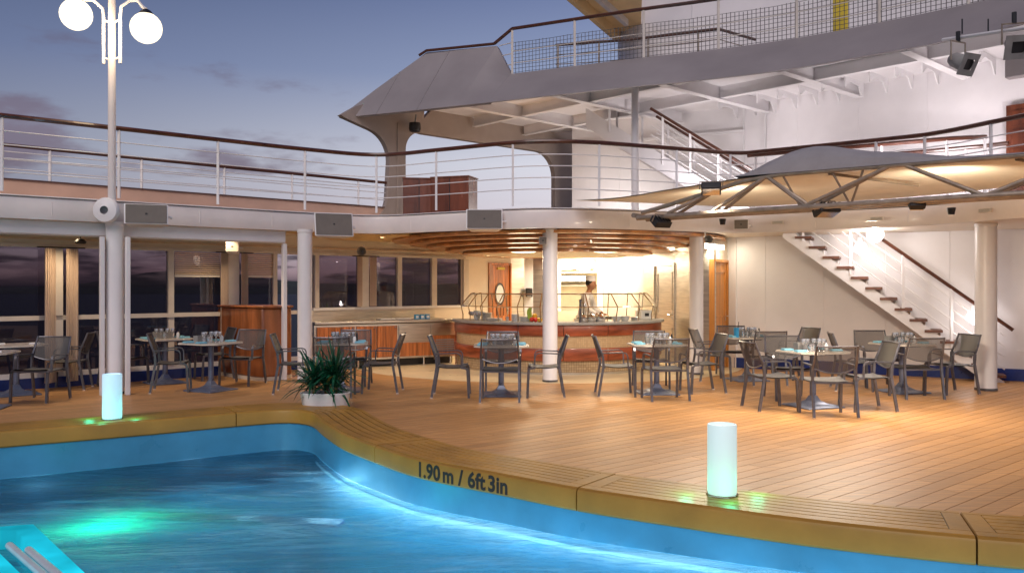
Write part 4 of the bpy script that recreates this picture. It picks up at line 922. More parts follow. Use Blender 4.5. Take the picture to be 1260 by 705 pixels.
MB().plate([(sl+.18,2.95),(sl+.20,5.1),(sl+.26,5.1),(sl+.24,2.95)], (O3[0]+WN.x*.0, O3[1]+WN.y*.0, 0), (WU.x,WU.y,0), (0,0,1), .16).build('stiffener', 'pier_warm_lit', pn)
se = sc_(688)
pl2 = [(sr+.5,4.95),(sr+.5,5.3),(sr+1.0,5.8),(se+1.6,5.8),(se+1.6,2.95),(se-.45,2.95)]+rc(se-.5, 3.5, .5, 270, 360)+rc(se-.6, 4.35, .6, 0, 90)
MB().plate(pl2, O3, (WU.x,WU.y,0), (0,0,1), .14).build('bulkhead_plate', 'pier_warm_lit', pn)
t = thing('horn_speaker', 'black round floodlight fixed under the canopy beside the pier', 'floodlight', (*wall_pt(507,.1),4.92)); c_ = t.location  # a round floodlight housing, not a speaker
MB().lathe([(0,0),(.11,.0),(.13,.05),(.12,.18),(.0,.18)], c_, 16).build('housing', 'plastic_dark', t); MB().tube([c_+V(0,0,.14), c_+V(.03,.0,.36)], .02, 6).build('bracket', 'plastic_grey', t)
# lockers on the upper deck
for (x, y, wd, l_, mt) in ((-1.86,17.0,.62,'mahogany deck locker standing left of the railing post above the bar','mahogany'),(-1.13,16.75,.78,'second mahogany deck locker, right of the other one','mahogany')):
    t = thing('deck_locker', l_, 'locker', (x,y,2.93), math.radians(-18 if 'second' in l_ else 8)); MB().box((0,0,.39), (wd,.5,.78)).build('body', mt, t, world=False, bevel=.01); MB().box((0,-.256,.39), (.012,.008,.74)).build('door_gap', 'plastic_dark', t, world=False); MB().box((0,0,.79), (wd+.03,.53,.025)).build('lid', mt, t, world=False)
# ---- netted railing of the canopy deck
NP = [tuple(top[i]+Vector(LNm[i])*.05) for i in range(i0, len(LP))]
nr = railing('netted_railing', 'netted railing with dark handrail along the top of the grey canopy', NP, 5.87, .92, [arclen(NP, x) for x in (628,707,793,884,980,1083,1190,1300)], [.22,.46], hr=.035, pr=.02, mat='frame_paint')
MB().tube([(-.36,17.32,6.52),(-1.79,17.86,6.53),(-1.95,17.9,6.44)], .030, 8).build('handrail', 'rail_wood', nr)
MB().tube([(NP[0][0],NP[0][1],6.79),(-.36,17.32,6.52)], .035, 8).build('handrail', 'rail_wood', nr)
for z in (.2,.42,.64): MB().tube([(NP[0][0],NP[0][1],5.87+z),(-.36+.28*(1-z),17.32,5.9+z*.9)], .01, 6).build('rail', 'frame_paint', nr)
# net: woven strands, one mesh
net = MB(); Ls = [0]
for i in range(len(NP)-1): Ls.append(Ls[-1]+(Vector(NP[i+1])-Vector(NP[i])).length)
def np_(s_):
    i = max(k for k in range(len(Ls)-1) if Ls[k] <= s_+1e-9); return Vector(NP[i]).lerp(Vector(NP[i+1]), min(1, (s_-Ls[i])/(Ls[i+1]-Ls[i])))
k = 0
while k*.075 < Ls[-1]-.1:
    p = np_(k*.075); zt = 6.50+.015*math.sin(k*.9); net.bar((p.x,p.y,5.88), (p.x,p.y,zt), .010, .008); k += 1
for j in range(9):
    z = 5.90+.075*j; q = [np_(s_*.3) for s_ in range(int(Ls[-1]/.3))]
    net.tube([(p.x, p.y, z+.006*math.sin(i*1.3+j)) for i, p in enumerate(q)], .005, 3, cap=False)
tag(net.build('net', 'netting', nr), kind='stuff')
railing('landing_railing', 'inner railing with dark handrail round the stair opening on the upper deck', [(4.35,15.75),(7.15,13.9),(7.65,13.75)], 2.93, 1.08, [.15,1.2,2.3,3.3,3.85], [.4,.75])
railing('landing_railing', 'farthest low railing beyond the stair opening on the upper deck', [(5.9,15.9),(7.9,14.3),(8.15,14.0)], 2.93, 1.02, [.15,1.2,2.3], [.5])
IN2 = [(.9,17.6),(2.4,17.2),(4.0,16.5),(4.9,17.2)]
railing('inner_railing', 'lower dark railing behind the net on the canopy deck', IN2, 5.87, .70, [.05,.9,1.9,2.9], [.3,.5], hr=.03, mat='steel_paint')
t = thing('hanging_sign', 'yellow board hanging behind the net at the top edge', 'sign', (5.85,15.2,6.05)); MB().box((5.85,15.2,6.4), (.26,.04,.75)).build('board', 'yellow_plastic', t); MB().box((5.85,15.17,6.1), (.28,.02,.03)).build('strap', 'plastic_grey', t)

# ================================================================== STAIRS
def stairs(name, label, A, B, z0, z1, width, n_, nrm, posts_near, rail_h=.95, rail_ext=(0,0), hi=0, tw=.09):
    A = Vector(A); B = Vector(B); d = (B-A); u = d.normalized(); nv = Vector(nrm).normalized(); L_ = d.length
    t = thing(name, label, 'staircase', (B.x, B.y, z0)); sl_ = lambda s_: z1-(z1-z0)*s_/L_
    for sd_, o_ in ((0,0),(1,width)):
        p, q = A+nv*o_, B+nv*o_; e = .03
        v = [(p.x,p.y,z1-.02+hi),(q.x,q.y,z0-.02+.03+hi),(q.x,q.y,z0-.0),(q.x-u.x*.28,q.y-u.y*.28,z0-.0),(p.x,p.y,z1-.26)]
        MB().add([Vector(a) for a in v]+[Vector(a)+Vector((nv.x,nv.y,0))*e for a in v], [(0,1,2,3,4),(9,8,7,6,5)]+[(i, (i+1) % 5, 5+(i+1) % 5, 5+i) for i in range(5)]).build('stringer', 'white_paint', t)
    for k in range(n_):
        s_ = L_*(k+.5)/n_; c_ = A+u*s_+nv*(width/2+.015); MB().box((c_.x,c_.y,sl_(s_)+.01), (.28,width+tw,.045), math.atan2(u.y,u.x)).build('tread', 'tread_wood', t)
        c_ = A+u*(s_-.12)+nv*(width/2+.015); MB().box((c_.x,c_.y,sl_(s_)+.09), (.015,width-.02,.11), math.atan2(u.y,u.x)).build('riser', 'wall_paint', t)
    for o_ in (0, width):
        P_ = lambda s_, h: (A.x+u.x*s_+nv.x*o_, A.y+u.y*s_+nv.y*o_, sl_(s_)+h)
        rh = rail_h+(.18 if o_ and not hi else 0); MB().tube([P_(-rail_ext[0], rh), P_(L_+rail_ext[1]*(4 if o_ and not hi else 1), rh)], .03, 8).build('handrail', 'rail_wood', t)
        for h in (.22,.42,.60,.78): MB().tube([P_(-rail_ext[0], h), P_(L_, h)], .013, 6).build('rail', 'white_paint', t)
        for s_ in posts_near: MB().bar(P_(s_, -.05), P_(s_, rh-.02), .045, .03).build('post', 'white_paint', t)
    return t
stairs('staircase', 'long white staircase with wooden treads descending to the dining tables', (4.95,15.6), (8.2,14.2), .0, 2.75, .95, 15, (.395,.92), [.35,1.15,2.0,2.75,3.4], .97, (0,.12))
stairs('staircase', 'upper white staircase descending to the upper deck behind the railing', (1.55,17.9), (4.75,16.9), 2.96, 5.2, .85, 12, (.3,.95), [.5,1.05,1.6,2.15,2.7], .95, (-1.35,0), .16, -.02)
# ================================================================== TRUSS AND AWNING
TA, TB = Vector((1.84,12.1)), Vector((5.6,9.3)); TD = (TB-TA); TU = TD.normalized(); TN = Vector((-TU.y, TU.x))
if TN.y < 0: TN = -TN
tr_ = thing('awning_truss', 'grey tubular steel truss carrying the awning across the right side', 'truss', (1.84,12.1,2.6))
TE = 1.75
def tp(t, o_, z): q = TA+TD*t+TN*o_; return V(q.x, q.y, z)
for o_ in (-.14,.14): MB().tube([tp(-.0,o_,2.56), tp(TE,o_,2.63)], .036, 10).build('bottom_chord', 'steel_paint', tr_)
MB().tube([tp(0,0,2.64), tp(.10,0,2.74), tp(.22,0,2.87), tp(.32,0,2.98), tp(.42,0,3.03), tp(TE,0,3.03)], .030, 10).build('top_chord', 'steel_paint', tr_)
MB().tube([tp(-.01,-.16,2.60), tp(-.01,.16,2.60)], .035, 10).build('end_tube', 'steel_paint', tr_)
zig = [(.10,2.60,.24,2.89),(.24,2.60,.385,3.02),(.50,2.60,.385,3.02),(.50,2.60,.70,3.02),(.92,2.60,.74,3.02),(.92,2.60,1.14,3.02),(1.36,2.60,1.16,3.02),(1.36,2.60,1.6,3.02)]
for a, b in ((.47,.43),(.60,.56),(.60,.64)):
    MB().tube([tp(a,.14,2.60), tp(b,0,3.02)], .014, 8).build('web_tube', 'steel_paint', tr_)
for a, za, b, zb in zig:
    for o_ in (-.14,.14): MB().tube([tp(a,o_,za), tp(b,0,zb)], .024, 8).build('diagonal', 'steel_paint', tr_)
for k in range(1, 9): MB().tube([tp(.2*k,-.14,2.60), tp(.2*k,.14,2.60)], .014, 6).build('cross_tube', 'steel_paint', tr_)
# second carrying frame of the awning, farther back
for t0 in (.55, .98): MB().tube([tp(t0,.05,3.0), tp(t0+.16,1.4,2.93)], .02, 8).build('batten', 'steel_paint', tr_)
aw = thing('awning', 'folded fabric awning, grey on top and cream below, laid over the truss', 'awning', (3.3,11.6,3.0))
bkp = [Vector(p) for p in ((1.0,13.78),(1.9,14.05),(2.9,14.45),(3.9,14.95),(4.9,14.35),(5.9,13.55),(6.5,12.75),(6.95,11.8),(7.6,10.3),(8.4,8.9))]
rows = []; rows2 = []; n_ = 44
for i in range(n_+1):
    u = i/n_; t = .06+u*(TE-.06); ft = tp(t, 0, 0); zf = 2.66+.36*min(1, max(0, (t-.02)/.36))**.8 if t < .4 else 3.045
    zf = min(3.045, 2.90+(3.045-2.90)*min(1, t/.40)); 
    q = u*(len(bkp)-1); a = min(len(bkp)-2, int(q)); b_ = bkp[a].lerp(bkp[a+1], q-a); r = []; r2 = []
    for j in range(13):
        v = j/12; x, y = ft.x+(b_.x-ft.x)*v, ft.y+(b_.y-ft.y)*v; z = zf+(2.985-zf)*v-.05*math.sin(PI*v)*(.7+.3*math.sin(u*9)); r.append((x,y,z)); r2.append((x,y,z+.015))
    rows.append(r); rows2.append(r2)
MB().grid(rows).build('underside', 'fabric_cream', aw)
MB().grid(rows2).build('top_sheet', 'fabric_top', aw)
hp = []; n_ = 48
for i in range(n_+1):
    u = i/n_; t = .29+u*(TE-.29)
    h = .035+.31*math.exp(-((t-.50)/.15)**2)+.10*math.exp(-((t-.72)/.11)**2) if t > .3 else .02
    h *= min(1, (t-.28)/.1)**.7
    r = []
    for j in range(9):
        v = j/8; ang = PI*v; p = tp(t, -.035+.62*(1-math.cos(ang))/2, 3.045+h*math.sin(ang)**.75 if 0 < j < 8 else 3.045); r.append(p)
    hp.append(r)
MB().grid(hp).build('folded_cloth', 'fabric_top', aw)

# ================================================================== LIGHTS AND FITTINGS ON THE SHIP
lp = thing('lamp_post', 'cream lamp post with two glowing globes on curved arms rising from the deck edge', 'lamp post', (-5.93,12.55,2.55))
PX, PY = -5.86, 12.5
MB().tube([(PX,PY,2.72),(PX,PY,6.4)], [.058,.050], 14).build('pole', 'fascia_paint', lp)
MB().lathe([(0,-.05),(.17,-.05),(.19,-.02),(.19,.02),(.17,.05),(.06,.07)], (0,0,0), 20).build('mounting_disc', 'white_paint', lp, world=False)
for c_ in lp.children:
    if c_.name.startswith('mounting'): c_.location = (0,-.08,.16); c_.rotation_euler = (math.radians(90),0,0)
def globe(dx, dy, z, sgn):
    cx_, cy_ = PX+dx, PY+dy
    MB().tube([(PX+.13*sgn,PY-.02*sgn,4.86),(PX+.13*sgn,PY-.02*sgn,5.55),(PX+.16*sgn,PY-.05*sgn,5.68),(PX+.26*sgn,PY+dy*.5,5.78),(PX+.38*sgn,PY+dy*.8,5.78),(cx_-.04*sgn,cy_,5.68),(cx_,cy_,z+.28)], .024, 8).build('arm', 'white_paint', lp)
    for zz_ in (4.95,5.5): MB().tube([(PX,PY,zz_-.05),(PX+.13*sgn,PY-.02*sgn,zz_)], .016, 6).build('strut', 'white_paint', lp)
    MB().lathe([(.02,.28),(.07,.25),(.11,.20),(.115,.185)], (cx_,cy_,z), 18).build('cap', 'plastic_dark', lp)
    MB().sphere((cx_,cy_,z), .225, 24).build('globe', 'globe_light', lp)
globe(-.50,-.05,5.56,-1); globe(.50,.0,5.38,1)
for v in (-5.9,): pass
point('globe_lamp', (-6.1,12.2,5.35), 22, (1,.74,.42), .15); point('globe_lamp', (-5.6,12.2,5.2), 22, (1,.78,.5), .2)

def speaker(px, Y, z, wd, h, rz, label, tilt=14, up=False):
    t = thing('loudspeaker', label, 'loudspeaker', (at(px,Y), Y, z), math.radians(rz))
    M_ = Matrix.Rotation(math.radians(-tilt), 3, 'X')
    b = MB(); y1 = .26
    vs = [(-wd/2,0,-h/2),(wd/2,0,-h/2),(wd/2,0,h/2),(-wd/2,0,h/2),(-wd*.36,y1,-h*.4),(wd*.36,y1,-h*.4),(wd*.36,y1,h*.4),(-wd*.36,y1,h*.4)]
    b.add([M_ @ Vector(v) for v in vs], [(0,1,2,3),(7,6,5,4),(0,4,5,1),(1,5,6,2),(2,6,7,3),(3,7,4,0)]); b.build('cabinet', 'white_paint', t, world=False, bevel=.008)
    MB().box(M_ @ Vector((0,-.008,0)), (wd*.93,.012,h*.9), M4=M_).build('grille', 'speaker_grille', t, world=False); MB().box(M_ @ Vector((0,-.018,0)), (.03,.006,.022), M4=M_).build('badge', 'plastic_dark', t, world=False)
    MB().tube([(wd*.5,.1,-h*.1),(wd*.58,.1,-h*.1),(wd*.58,.30,-h*.1)], .018, 6).build('bracket', 'white_paint', t, world=False)
speaker(180, 12.5, 2.66, .60, .31, 24, 'white loudspeaker with grey grille beside the foot of the lamp post')
speaker(411, 14.6, 2.66, .66, .42, 22, 'white loudspeaker with grey grille on the fascia above the potted plant')
speaker(596, 13.95, 2.70, .60, .34, 2, 'white loudspeaker with grey grille on the fascia left of the bar column')
speaker(912, 14.6, 2.66, .24, .17, -20, 'small white loudspeaker on the fascia below the truss', 0)
speaker(286, 14.75, 2.29, .22, .20, 10, 'small tan loudspeaker at the window post above the host stand', 10)
speaker(668, 14.15, 2.36, .13, .13, 0, 'tiny white box speaker high on the column before the bar', 0)
def horn(px, Y, z, r_, label, rx=60, rz=0):
    t = thing('horn_speaker', label, 'horn speaker', (at(px,Y),Y,z), math.radians(rz)); R_ = Matrix.Rotation(math.radians(90), 3, 'X')
    o_ = MB().lathe([(0,-.05),(r_*.35,-.05),(r_*.4,0),(r_,.12),(r_*1.05,.12),(r_*1.05,.10)], (0,0,0), 18).build('horn', 'plastic_grey', t, world=False); o_.rotation_euler = (math.radians(90),0,0)
    MB().tube([(0,.05,0),(0,.12,.02),(0,.16,.14)], .015, 6).build('bracket', 'white_paint', t, world=False)
horn(446, 16.6, 2.28, .085, 'round grey horn speaker at the window post above the buffet')
horn(870, 14.95, 2.42, .07, 'round grey horn speaker beside the right bar column')
# floodlights on the truss
def flood(loc, tgt, label, e, sc=1.0):
    t = thing('floodlight', label, 'floodlight', loc); d = (Vector(tgt)-Vector(loc)).normalized(); q = d.to_track_quat('-Z','Y'); t.rotation_mode = 'QUATERNION'; t.rotation_quaternion = q
    MB().box((0,0,.04), (.26*sc,.17*sc,.10*sc)).build('housing', 'plastic_dark', t, world=False, bevel=.015); MB().box((0,0,-.014*sc), (.22*sc,.13*sc,.008)).build('lens', 'chrome', t, world=False)
    for k in range(5): MB().box((-.09*sc+.045*sc*k,0,.095*sc), (.008,.15*sc,.03)).build('cooling_fin', 'plastic_dark', t, world=False)
    MB().tube([(-.15*sc,0,.04),(-.15*sc,0,.16*sc),(.15*sc,0,.16*sc),(.15*sc,0,.04)], .01, 6).build('yoke', 'steel_paint', t, world=False)
    if e: spot('flood_lamp', Vector(loc)+d*.16, tgt, e, (1.0,.83,.64), 128, .9, .22)
flood((at(875,11.3),11.3,2.86), (2.2,9.5,0), 'black floodlight hung from the left shoulder of the truss', 360)
flood((at(812,11.8),11.8,2.46), (1.2,13.5,0), 'black floodlight hung under the left tip of the truss', 200)
flood((at(1016,10.6),10.55,2.50), (4.2,9.5,0), 'flat floodlight hung under the middle of the truss', 330, 1.1)
flood((at(1122,10.0),9.9,2.52), (5.0,12.0,0), 'small floodlight under the right part of the truss', 300, .7)
# vents in the fascia
for px, Y, l_ in ((957,14.55,'left rectangular vent in the cream fascia under the truss'),(1078,13.7,'middle rectangular vent in the cream fascia under the truss'),(1210,12.25,'right rectangular vent in the cream fascia under the truss')):
    rz = math.radians(-38 if px < 1150 else -66); t = thing('vent', l_, 'vent', (at(px,Y)-.03,Y-.09,2.68), rz, 'vents in the fascia'); MB().box((0,0,0), (.20,.02,.055)).build('frame', 'frame_paint', t, world=False)
    for k in range(4): MB().box((0,-.012,-.018+.012*k), (.17,.006,.005)).build('louvre', 'plastic_grey', t, world=False)
# stage lights under the canopy at the right
def stage_light(px, y_, Y, label, yaw, ball=False):
    z = 1.6+(353-y_)/1050*Y; t = thing('stage_light', label, 'stage light', (at(px,Y),Y,z), math.radians(yaw))
    o_ = MB().lathe([(0,.12),(.07,.12),(.10,.06),(.11,-.10),(.11,-.16)], (0,0,0), 20).build('barrel', 'plastic_grey', t, world=False); o_.rotation_euler = (math.radians(-62),0,0)
    o2 = MB().lathe([(0,-.158),(.095,-.158)], (0,0,0), 20).build('lens', 'plastic_dark', t, world=False); o2.rotation_euler = (math.radians(-62),0,0)
    R_ = Matrix.Rotation(math.radians(-62), 3, 'X'); k = 24
    fr1 = MB(); fr1.add([R_ @ Vector((x*.15,y*.15,-.17)) for x, y in ((-1,-1),(1,-1),(1,1),(-1,1))]+[R_ @ Vector((x*.15,y*.15,-.185)) for x, y in ((-1,-1),(1,-1),(1,1),(-1,1))]+[R_ @ Vector((.1*math.cos(2*PI*i/4+PI*1.25),.1*math.sin(2*PI*i/4+PI*1.25),-.185)) for i in range(4)], [(0,1,5,4),(1,2,6,5),(2,3,7,6),(3,0,4,7),(4,5,9,8),(5,6,10,9),(6,7,11,10),(7,4,8,11)]); fr1.build('filter_frame', 'plastic_grey', t, world=False)
    MB().tube([(-.14,0,0),(-.14,0,.26),(.14,0,.26),(.14,0,0)], .014, 6).build('yoke', 'steel_paint', t, world=False); MB().tube([(0,0,.26),(0,0,.40)], .03, 8).build('clamp', 'plastic_dark', t, world=False)
stage_light(1179, 76, 11.6, 'black stage light on a yoke under the canopy, left of the pair', 25)
stage_light(1248, 55, 10.8, 'grey stage light at the right edge under the canopy', -15)
lb = thing('lighting_bar', 'horizontal pipe under the canopy carrying the stage lights', 'pipe', (7,11,5.0)); MB().tube([(at(1160,11.9),11.9,1.6+303/1050*11.9),(at(1290,10.3),10.3,1.6+322/1050*10.3)], .024, 8).build('pipe', 'white_paint', lb)
for px in (1184,1216): MB().tube([(at(px,11.5),11.5,5.0),(at(px,11.5),11.5,5.2)], .01, 5).build('hanger', 'plastic_dark', lb)
t = thing('junction_box', 'pale box on the wall at the right edge below the stage light', 'box', (8.0,13.3,5.0)); MB().box((at(1252,13.2),13.2,1.6+268/1050*13.2), (.30,.2,.28), -.8).build('casing', 'canopy_paint', t, bevel=.01)
# globes by the stairs
def bulkhead(loc, r_, label, e, col=(1,.92,.88)):
    t = thing('globe_lamp', label, 'globe lamp', loc); MB().sphere(loc, r_, 20).build('globe', 'white_globe', t); c_ = Vector(loc); MB().tube([c_+V(0,0,r_*.9), c_+V(0,.02,r_+.07)], r_*.4, 12).build('collar', 'white_paint', t)
    if e: point('stair_lamp', c_+V(-.15,-.30,-.05), e, col, .08)
bulkhead((at(1077,14.75),14.75,2.50), .14, 'bright white globe lamp hanging over the middle of the staircase', 30)
bulkhead((at(1059,15.35),15.35,2.29), .11, 'round white wall lamp behind the upper part of the stair rails', 6)
bulkhead((at(1199,14.45),14.45,1.08), .12, 'round white wall lamp low behind the stair rails beside the thick column', 7)
point('upper_wall_lamp', (1.9,18.9,3.3), 40, (1,.95,.92), .1)
t = thing('deck_lamp', 'small bright lamp at the foot of the wall left of the upper stairs', 'lamp', (1.9,19.3,3.0)); MB().sphere((1.9,19.3,3.08), .07, 12).build('bulb', 'white_globe', t); MB().lathe([(.06,0),(.06,.04),(.03,.05)], (1.9,19.3,2.96), 12).build('base', 'white_paint', t)
# added fill lamps that brighten the upper wall and the left canopy underside
for i, (x, y, z, tg, e, col, l_) in enumerate(((6.4,13.9,3.15,(7.3,15.5,4.6),190,(1,.92,.94),'small added fill lamp on the upper deck brightening the white wall'),(3.9,15.9,3.12,(4.4,18.3,4.6),170,(1,.92,.94),'small added fill lamp on the upper deck beside the stairs'),(-.2,17.4,3.12,(.0,18.9,5.2),60,(1,.58,.28),'small added warm fill lamp on the upper deck under the left canopy'),(7.9,12.2,3.15,(8.6,13.5,4.8),120,(1,.92,.94),'small added fill lamp on the upper deck near the right edge'))):
    t = thing('fill_uplight', l_, 'fill_uplight', (x,y,2.94)); MB().lathe([(.05,0),(.07,.08),(.06,.08)], (x,y,2.94), 12).build('housing', 'plastic_dark', t); spot('upper_fill_lamp', (x,y,z), tg, e, col, 140, .9, .35)
for x, y, tx, ty, e, l_ in ((2.9,11.75,3.3,13.0,55,'small added upward spotlight on the left part of the truss, brightening the awning'),(5.2,10.1,5.8,11.6,70,'small added upward spotlight on the right part of the truss, brightening the awning')):
    t = thing('spotlight', l_, 'spotlight', (x,y,2.50)); MB().lathe([(0,-.05),(.035,-.05),(.05,.03),(.045,.03)], (x,y,2.5), 12).build('housing', 'plastic_dark', t); spot('awning_fill_lamp', (x,y,2.55), (tx,ty,3.0), e, (1,.84,.62), 150, .9, .08)  # added fill for the awning underside, in place of bounce off the deck
t = thing('ceiling_lamp', 'small black lamp hanging under the beam left of the lamp post column', 'lamp', (at(99,13.0),13.0,2.30)); c_ = t.location
MB().lathe([(0,-.05),(.07,-.05),(.085,-.02),(.05,.02),(0,.03)], c_, 16).build('shade', 'plastic_dark', t); MB().tube([c_+V(0,0,.02), c_+V(0,0,.24)], .008, 5).build('stem', 'plastic_dark', t)

# ---- lantern cylinders on the coping
def lantern(px, y_, label, mat, e, col):
    Y = 1.5*1050/(y_-353); x = at(px, Y); t = thing('lantern', label, 'lantern', (x,Y,.1))
    MB().lathe([(.0,.012),(.100,.012),(.104,.03),(.104,.495),(.102,.51),(.092,.512),(.090,.50),(.090,.47),(0,.465)], (x,Y,.1), 32).build('shade', mat, t); MB().lathe([(.0,0),(.112,0),(.114,.010),(.10,.014),(0,.014)], (x,Y,.1), 32).build('base', 'clear_glass', t)
    for dx, dy in ((-.26,.0),(.26,.02),(0,-.24)): point('lantern_lamp', (x+dx,Y+dy,.17), e, col, .05)
lantern(888.5, 609, 'tall white glowing cylinder lantern on the coping at the right', 'lantern_shell', .8, (.02,1.0,.50))
lantern(138, 516, 'pale blue glowing cylinder lantern on the coping before the left column', 'lantern_shell_cyan', .8, (.02,1.0,.55))

# ---- potted plant
pot = thing('potted_plant', 'spiky green plant in a low white planter behind the pool coping', 'potted plant', (at(400,10.9),10.9,0))
c_ = pot.location
MB().lathe([(.24,0),(.255,.01),(.30,.235),(.305,.25),(.295,.255),(.285,.24),(.27,.20)], c_, 32, math.radians(0), math.radians(360), 1.06, .7).build('planter', 'pot', pot, bevel=.006)
MB().lathe([(0,.215),(.285,.215)], c_, 24, sx=1.0, sy=.66).build('soil', 'soil', pot)
leaves = 0
proto_leaf = None
for cx_, cy_ in ((-.145,.0),(.125,.02),(.0,.05)):
    MB().tube([(c_.x+cx_,c_.y+cy_,.2),(c_.x+cx_+.01,c_.y+cy_,.30),(c_.x+cx_,c_.y+cy_,.42)], [.03,.022,.012], 8).build('stem', 'stem', pot)
    for i in range(100):
        a = random.uniform(0, 2*PI); el = math.radians(random.triangular(-8, 88, 34)); ln_ = random.uniform(.28,.60); wd = random.uniform(.012,.019); droop = random.uniform(.25,1.15)*(1-el/1.7)
        z0 = random.uniform(.26,.50); p = V(c_.x+cx_, c_.y+cy_, z0); d = V(math.cos(a)*math.cos(el), math.sin(a)*math.cos(el), math.sin(el)); side = d.cross(V(0,0,1)).normalized(); rows = []
        m_ = MB(); vs = []; k = 6
        for j in range(k+1):
            u = j/k; q = p+d*ln_*u+V(0,0,-droop*ln_*u*u*.8); w_ = wd*(math.sin(PI*min(1, .12+u*.88))**.6)*(1 if u < .99 else 0.05); nrm = side.cross(d).normalized()
            vs += [q-side*w_, q+nrm*w_*-.35, q+side*w_]
        fs = []
        for j in range(k): fs += [(3*j,3*j+1,3*j+4,3*j+3),(3*j+1,3*j+2,3*j+5,3*j+4)]
        m_.add(vs, fs).build('leaf', 'leaf' if random.random() > .04 else 'leaf_dry', pot, fix=False)

# ================================================================== FURNITURE
def make_chair():
    t = thing('armchair', 'x', 'chair')
    def fr_(pts, wd, h, nm):
        m_ = MB()
        for i in range(len(pts)-1): m_.bar(pts[i], pts[i+1], wd, h)
        return m_.build(nm, 'aluminium', t, world=False)
    for s_ in (-1, 1):
        x = .262*s_
        fr_([(x*1.03,-.30,0),(x,-.225,.45),(x,-.235,.60)], .028, .034, 'leg')
        fr_([(x*1.0,.235,0),(x,.215,.405),(x,.19,.43),(x,.12,.436)], .03, .034, 'leg')
        fr_([(x,-.255,.635),(x*1.02,.06,.645),(x*1.02,.105,.63),(x*1.02,.125,.59),(x*1.0,.13,.435)], .034, .016, 'armrest')
        MB().tube([(x,-.235,.60),(x*.99,-.27,.68),(x*.93,-.345,.885)], [.017,.017,.013], 6).build('back_post', 'aluminium', t, world=False)
        MB().box((x*1.03,-.30,.008), (.034,.036,.016)).build('foot', 'chrome', t, world=False)
    MB().bar((-.26,.19,.425), (.26,.19,.425), .03, .022).build('front_rail', 'aluminium', t, world=False)
    MB().bar((-.26,-.21,.425), (.26,-.21,.425), .03, .022).build('rear_rail', 'aluminium', t, world=False)
    g = [[(x_, -.21+.42*v, .452-.018*math.sin(PI*v)-.012*math.cos(x_*6)+.012*(v > .95)) for x_ in (-.245,-.15,-.05,.05,.15,.245)] for v in [i/6 for i in range(7)]]
    m_ = MB().grid(g); m_.grid([[(p[0],p[1],p[2]-.012) for p in r] for r in g]); m_.build('seat', 'plastic_seat', t, world=False)
    g = []
    for j in range(7):
        v = j/6; z = .60+.275*v; hw = .242-.014*v; y = -.245-.10*v; r = []
        for i in range(9):
            u = i/8*2-1; zz_ = z-(.055*(1-u*u))*(1-v)-0.0; r.append((hw*u, y-.028*(1-u*u)+.0, zz_))
        g.append(r)
    MB().grid(g).build('backrest', 'mesh_sling', t, world=False)
    MB().tube([(g[0][i][0], g[0][i][1], g[0][i][2]) for i in range(9)], .010, 6).build('lower_bar', 'aluminium', t, world=False); MB().tube([g[6][i] for i in range(9)], .012, 6).build('top_bar', 'aluminium', t, world=False)
    return t
M('plastic_seat', (.09,.088,.09), .55, var=.08, bump=.2, bscale=200)
def make_table(sq=.80):
    t = thing('dining_table', 'x', 'dining table')
    h = sq/2; c_ = .14; oc = [(-h+c_,-h),(h-c_,-h),(h,-h+c_),(h,h-c_),(h-c_,h),(-h+c_,h),(-h,h-c_),(-h,-h+c_)]
    MB().prism(oc, .720,.742).build('table_top', 'table_top', t, world=False, bevel=.003)
    MB().prism([(x*1.004,y*1.004) for x, y in oc], .722,.738).build('edge_band', 'table_edge', t, world=False)
    MB().box((0,0,.705), (.36,.36,.03)).build('support_plate', 'table_base', t, world=False)
    MB().lathe([(.042,.06),(.042,.70)], (0,0,0), 14).build('pillar', 'table_base', t, world=False)
    b = MB(); b.lathe([(0,.0),(.40,.0),(.415,.010),(.39,.022),(.20,.045),(.10,.085),(.055,.15),(.0,.15)], (0,0,0), 4, PI/4, PI/4+2*PI); b.build('base', 'table_base', t, world=False, bevel=.012)
    return t
T = {
 'L1': ((-6.95,11.15), 12, 'at the far left edge nearest the pool', 'far left front'),
 'L2': ((-7.35,12.65), 40, 'beside the tan curtains at the far left', 'by the curtains'),
 'A2': ((-5.75,14.15), 40, 'against the windows just right of the lamp post column', 'against the windows'),
 'A': ((-4.64,13.15), 62, 'in front of the wooden host stand', 'before the host stand'),
 'B': ((-2.62,13.1), 8, 'behind the potted plant', 'behind the potted plant'),
 'C': ((-.16,12.6), 2, 'in front of the left half of the bar', 'before the left half of the bar'),
 'D': ((2.17,12.8), 4, 'in front of the right half of the bar', 'before the right half of the bar'),
 'E': ((4.02,14.6), 10, 'near the pine door, with a blue bucket on it', 'near the pine door'),
 'F': ((4.02,11.4), 20, 'nearest the camera on the right, with a dark pepper mill', 'nearest the camera on the right'),
 'G': ((5.92,12.95), 15, 'at the foot of the white staircase', 'at the foot of the staircase'),
}
tproto = make_table(); first = True
for k, (p, rz, d, s_) in T.items():
    place(tproto, (*p, 0), math.radians(rz), 'dining table '+d, 'dining tables on the deck', first); first = False
cproto = make_chair(); first = True
def near(k): return T[k][3]
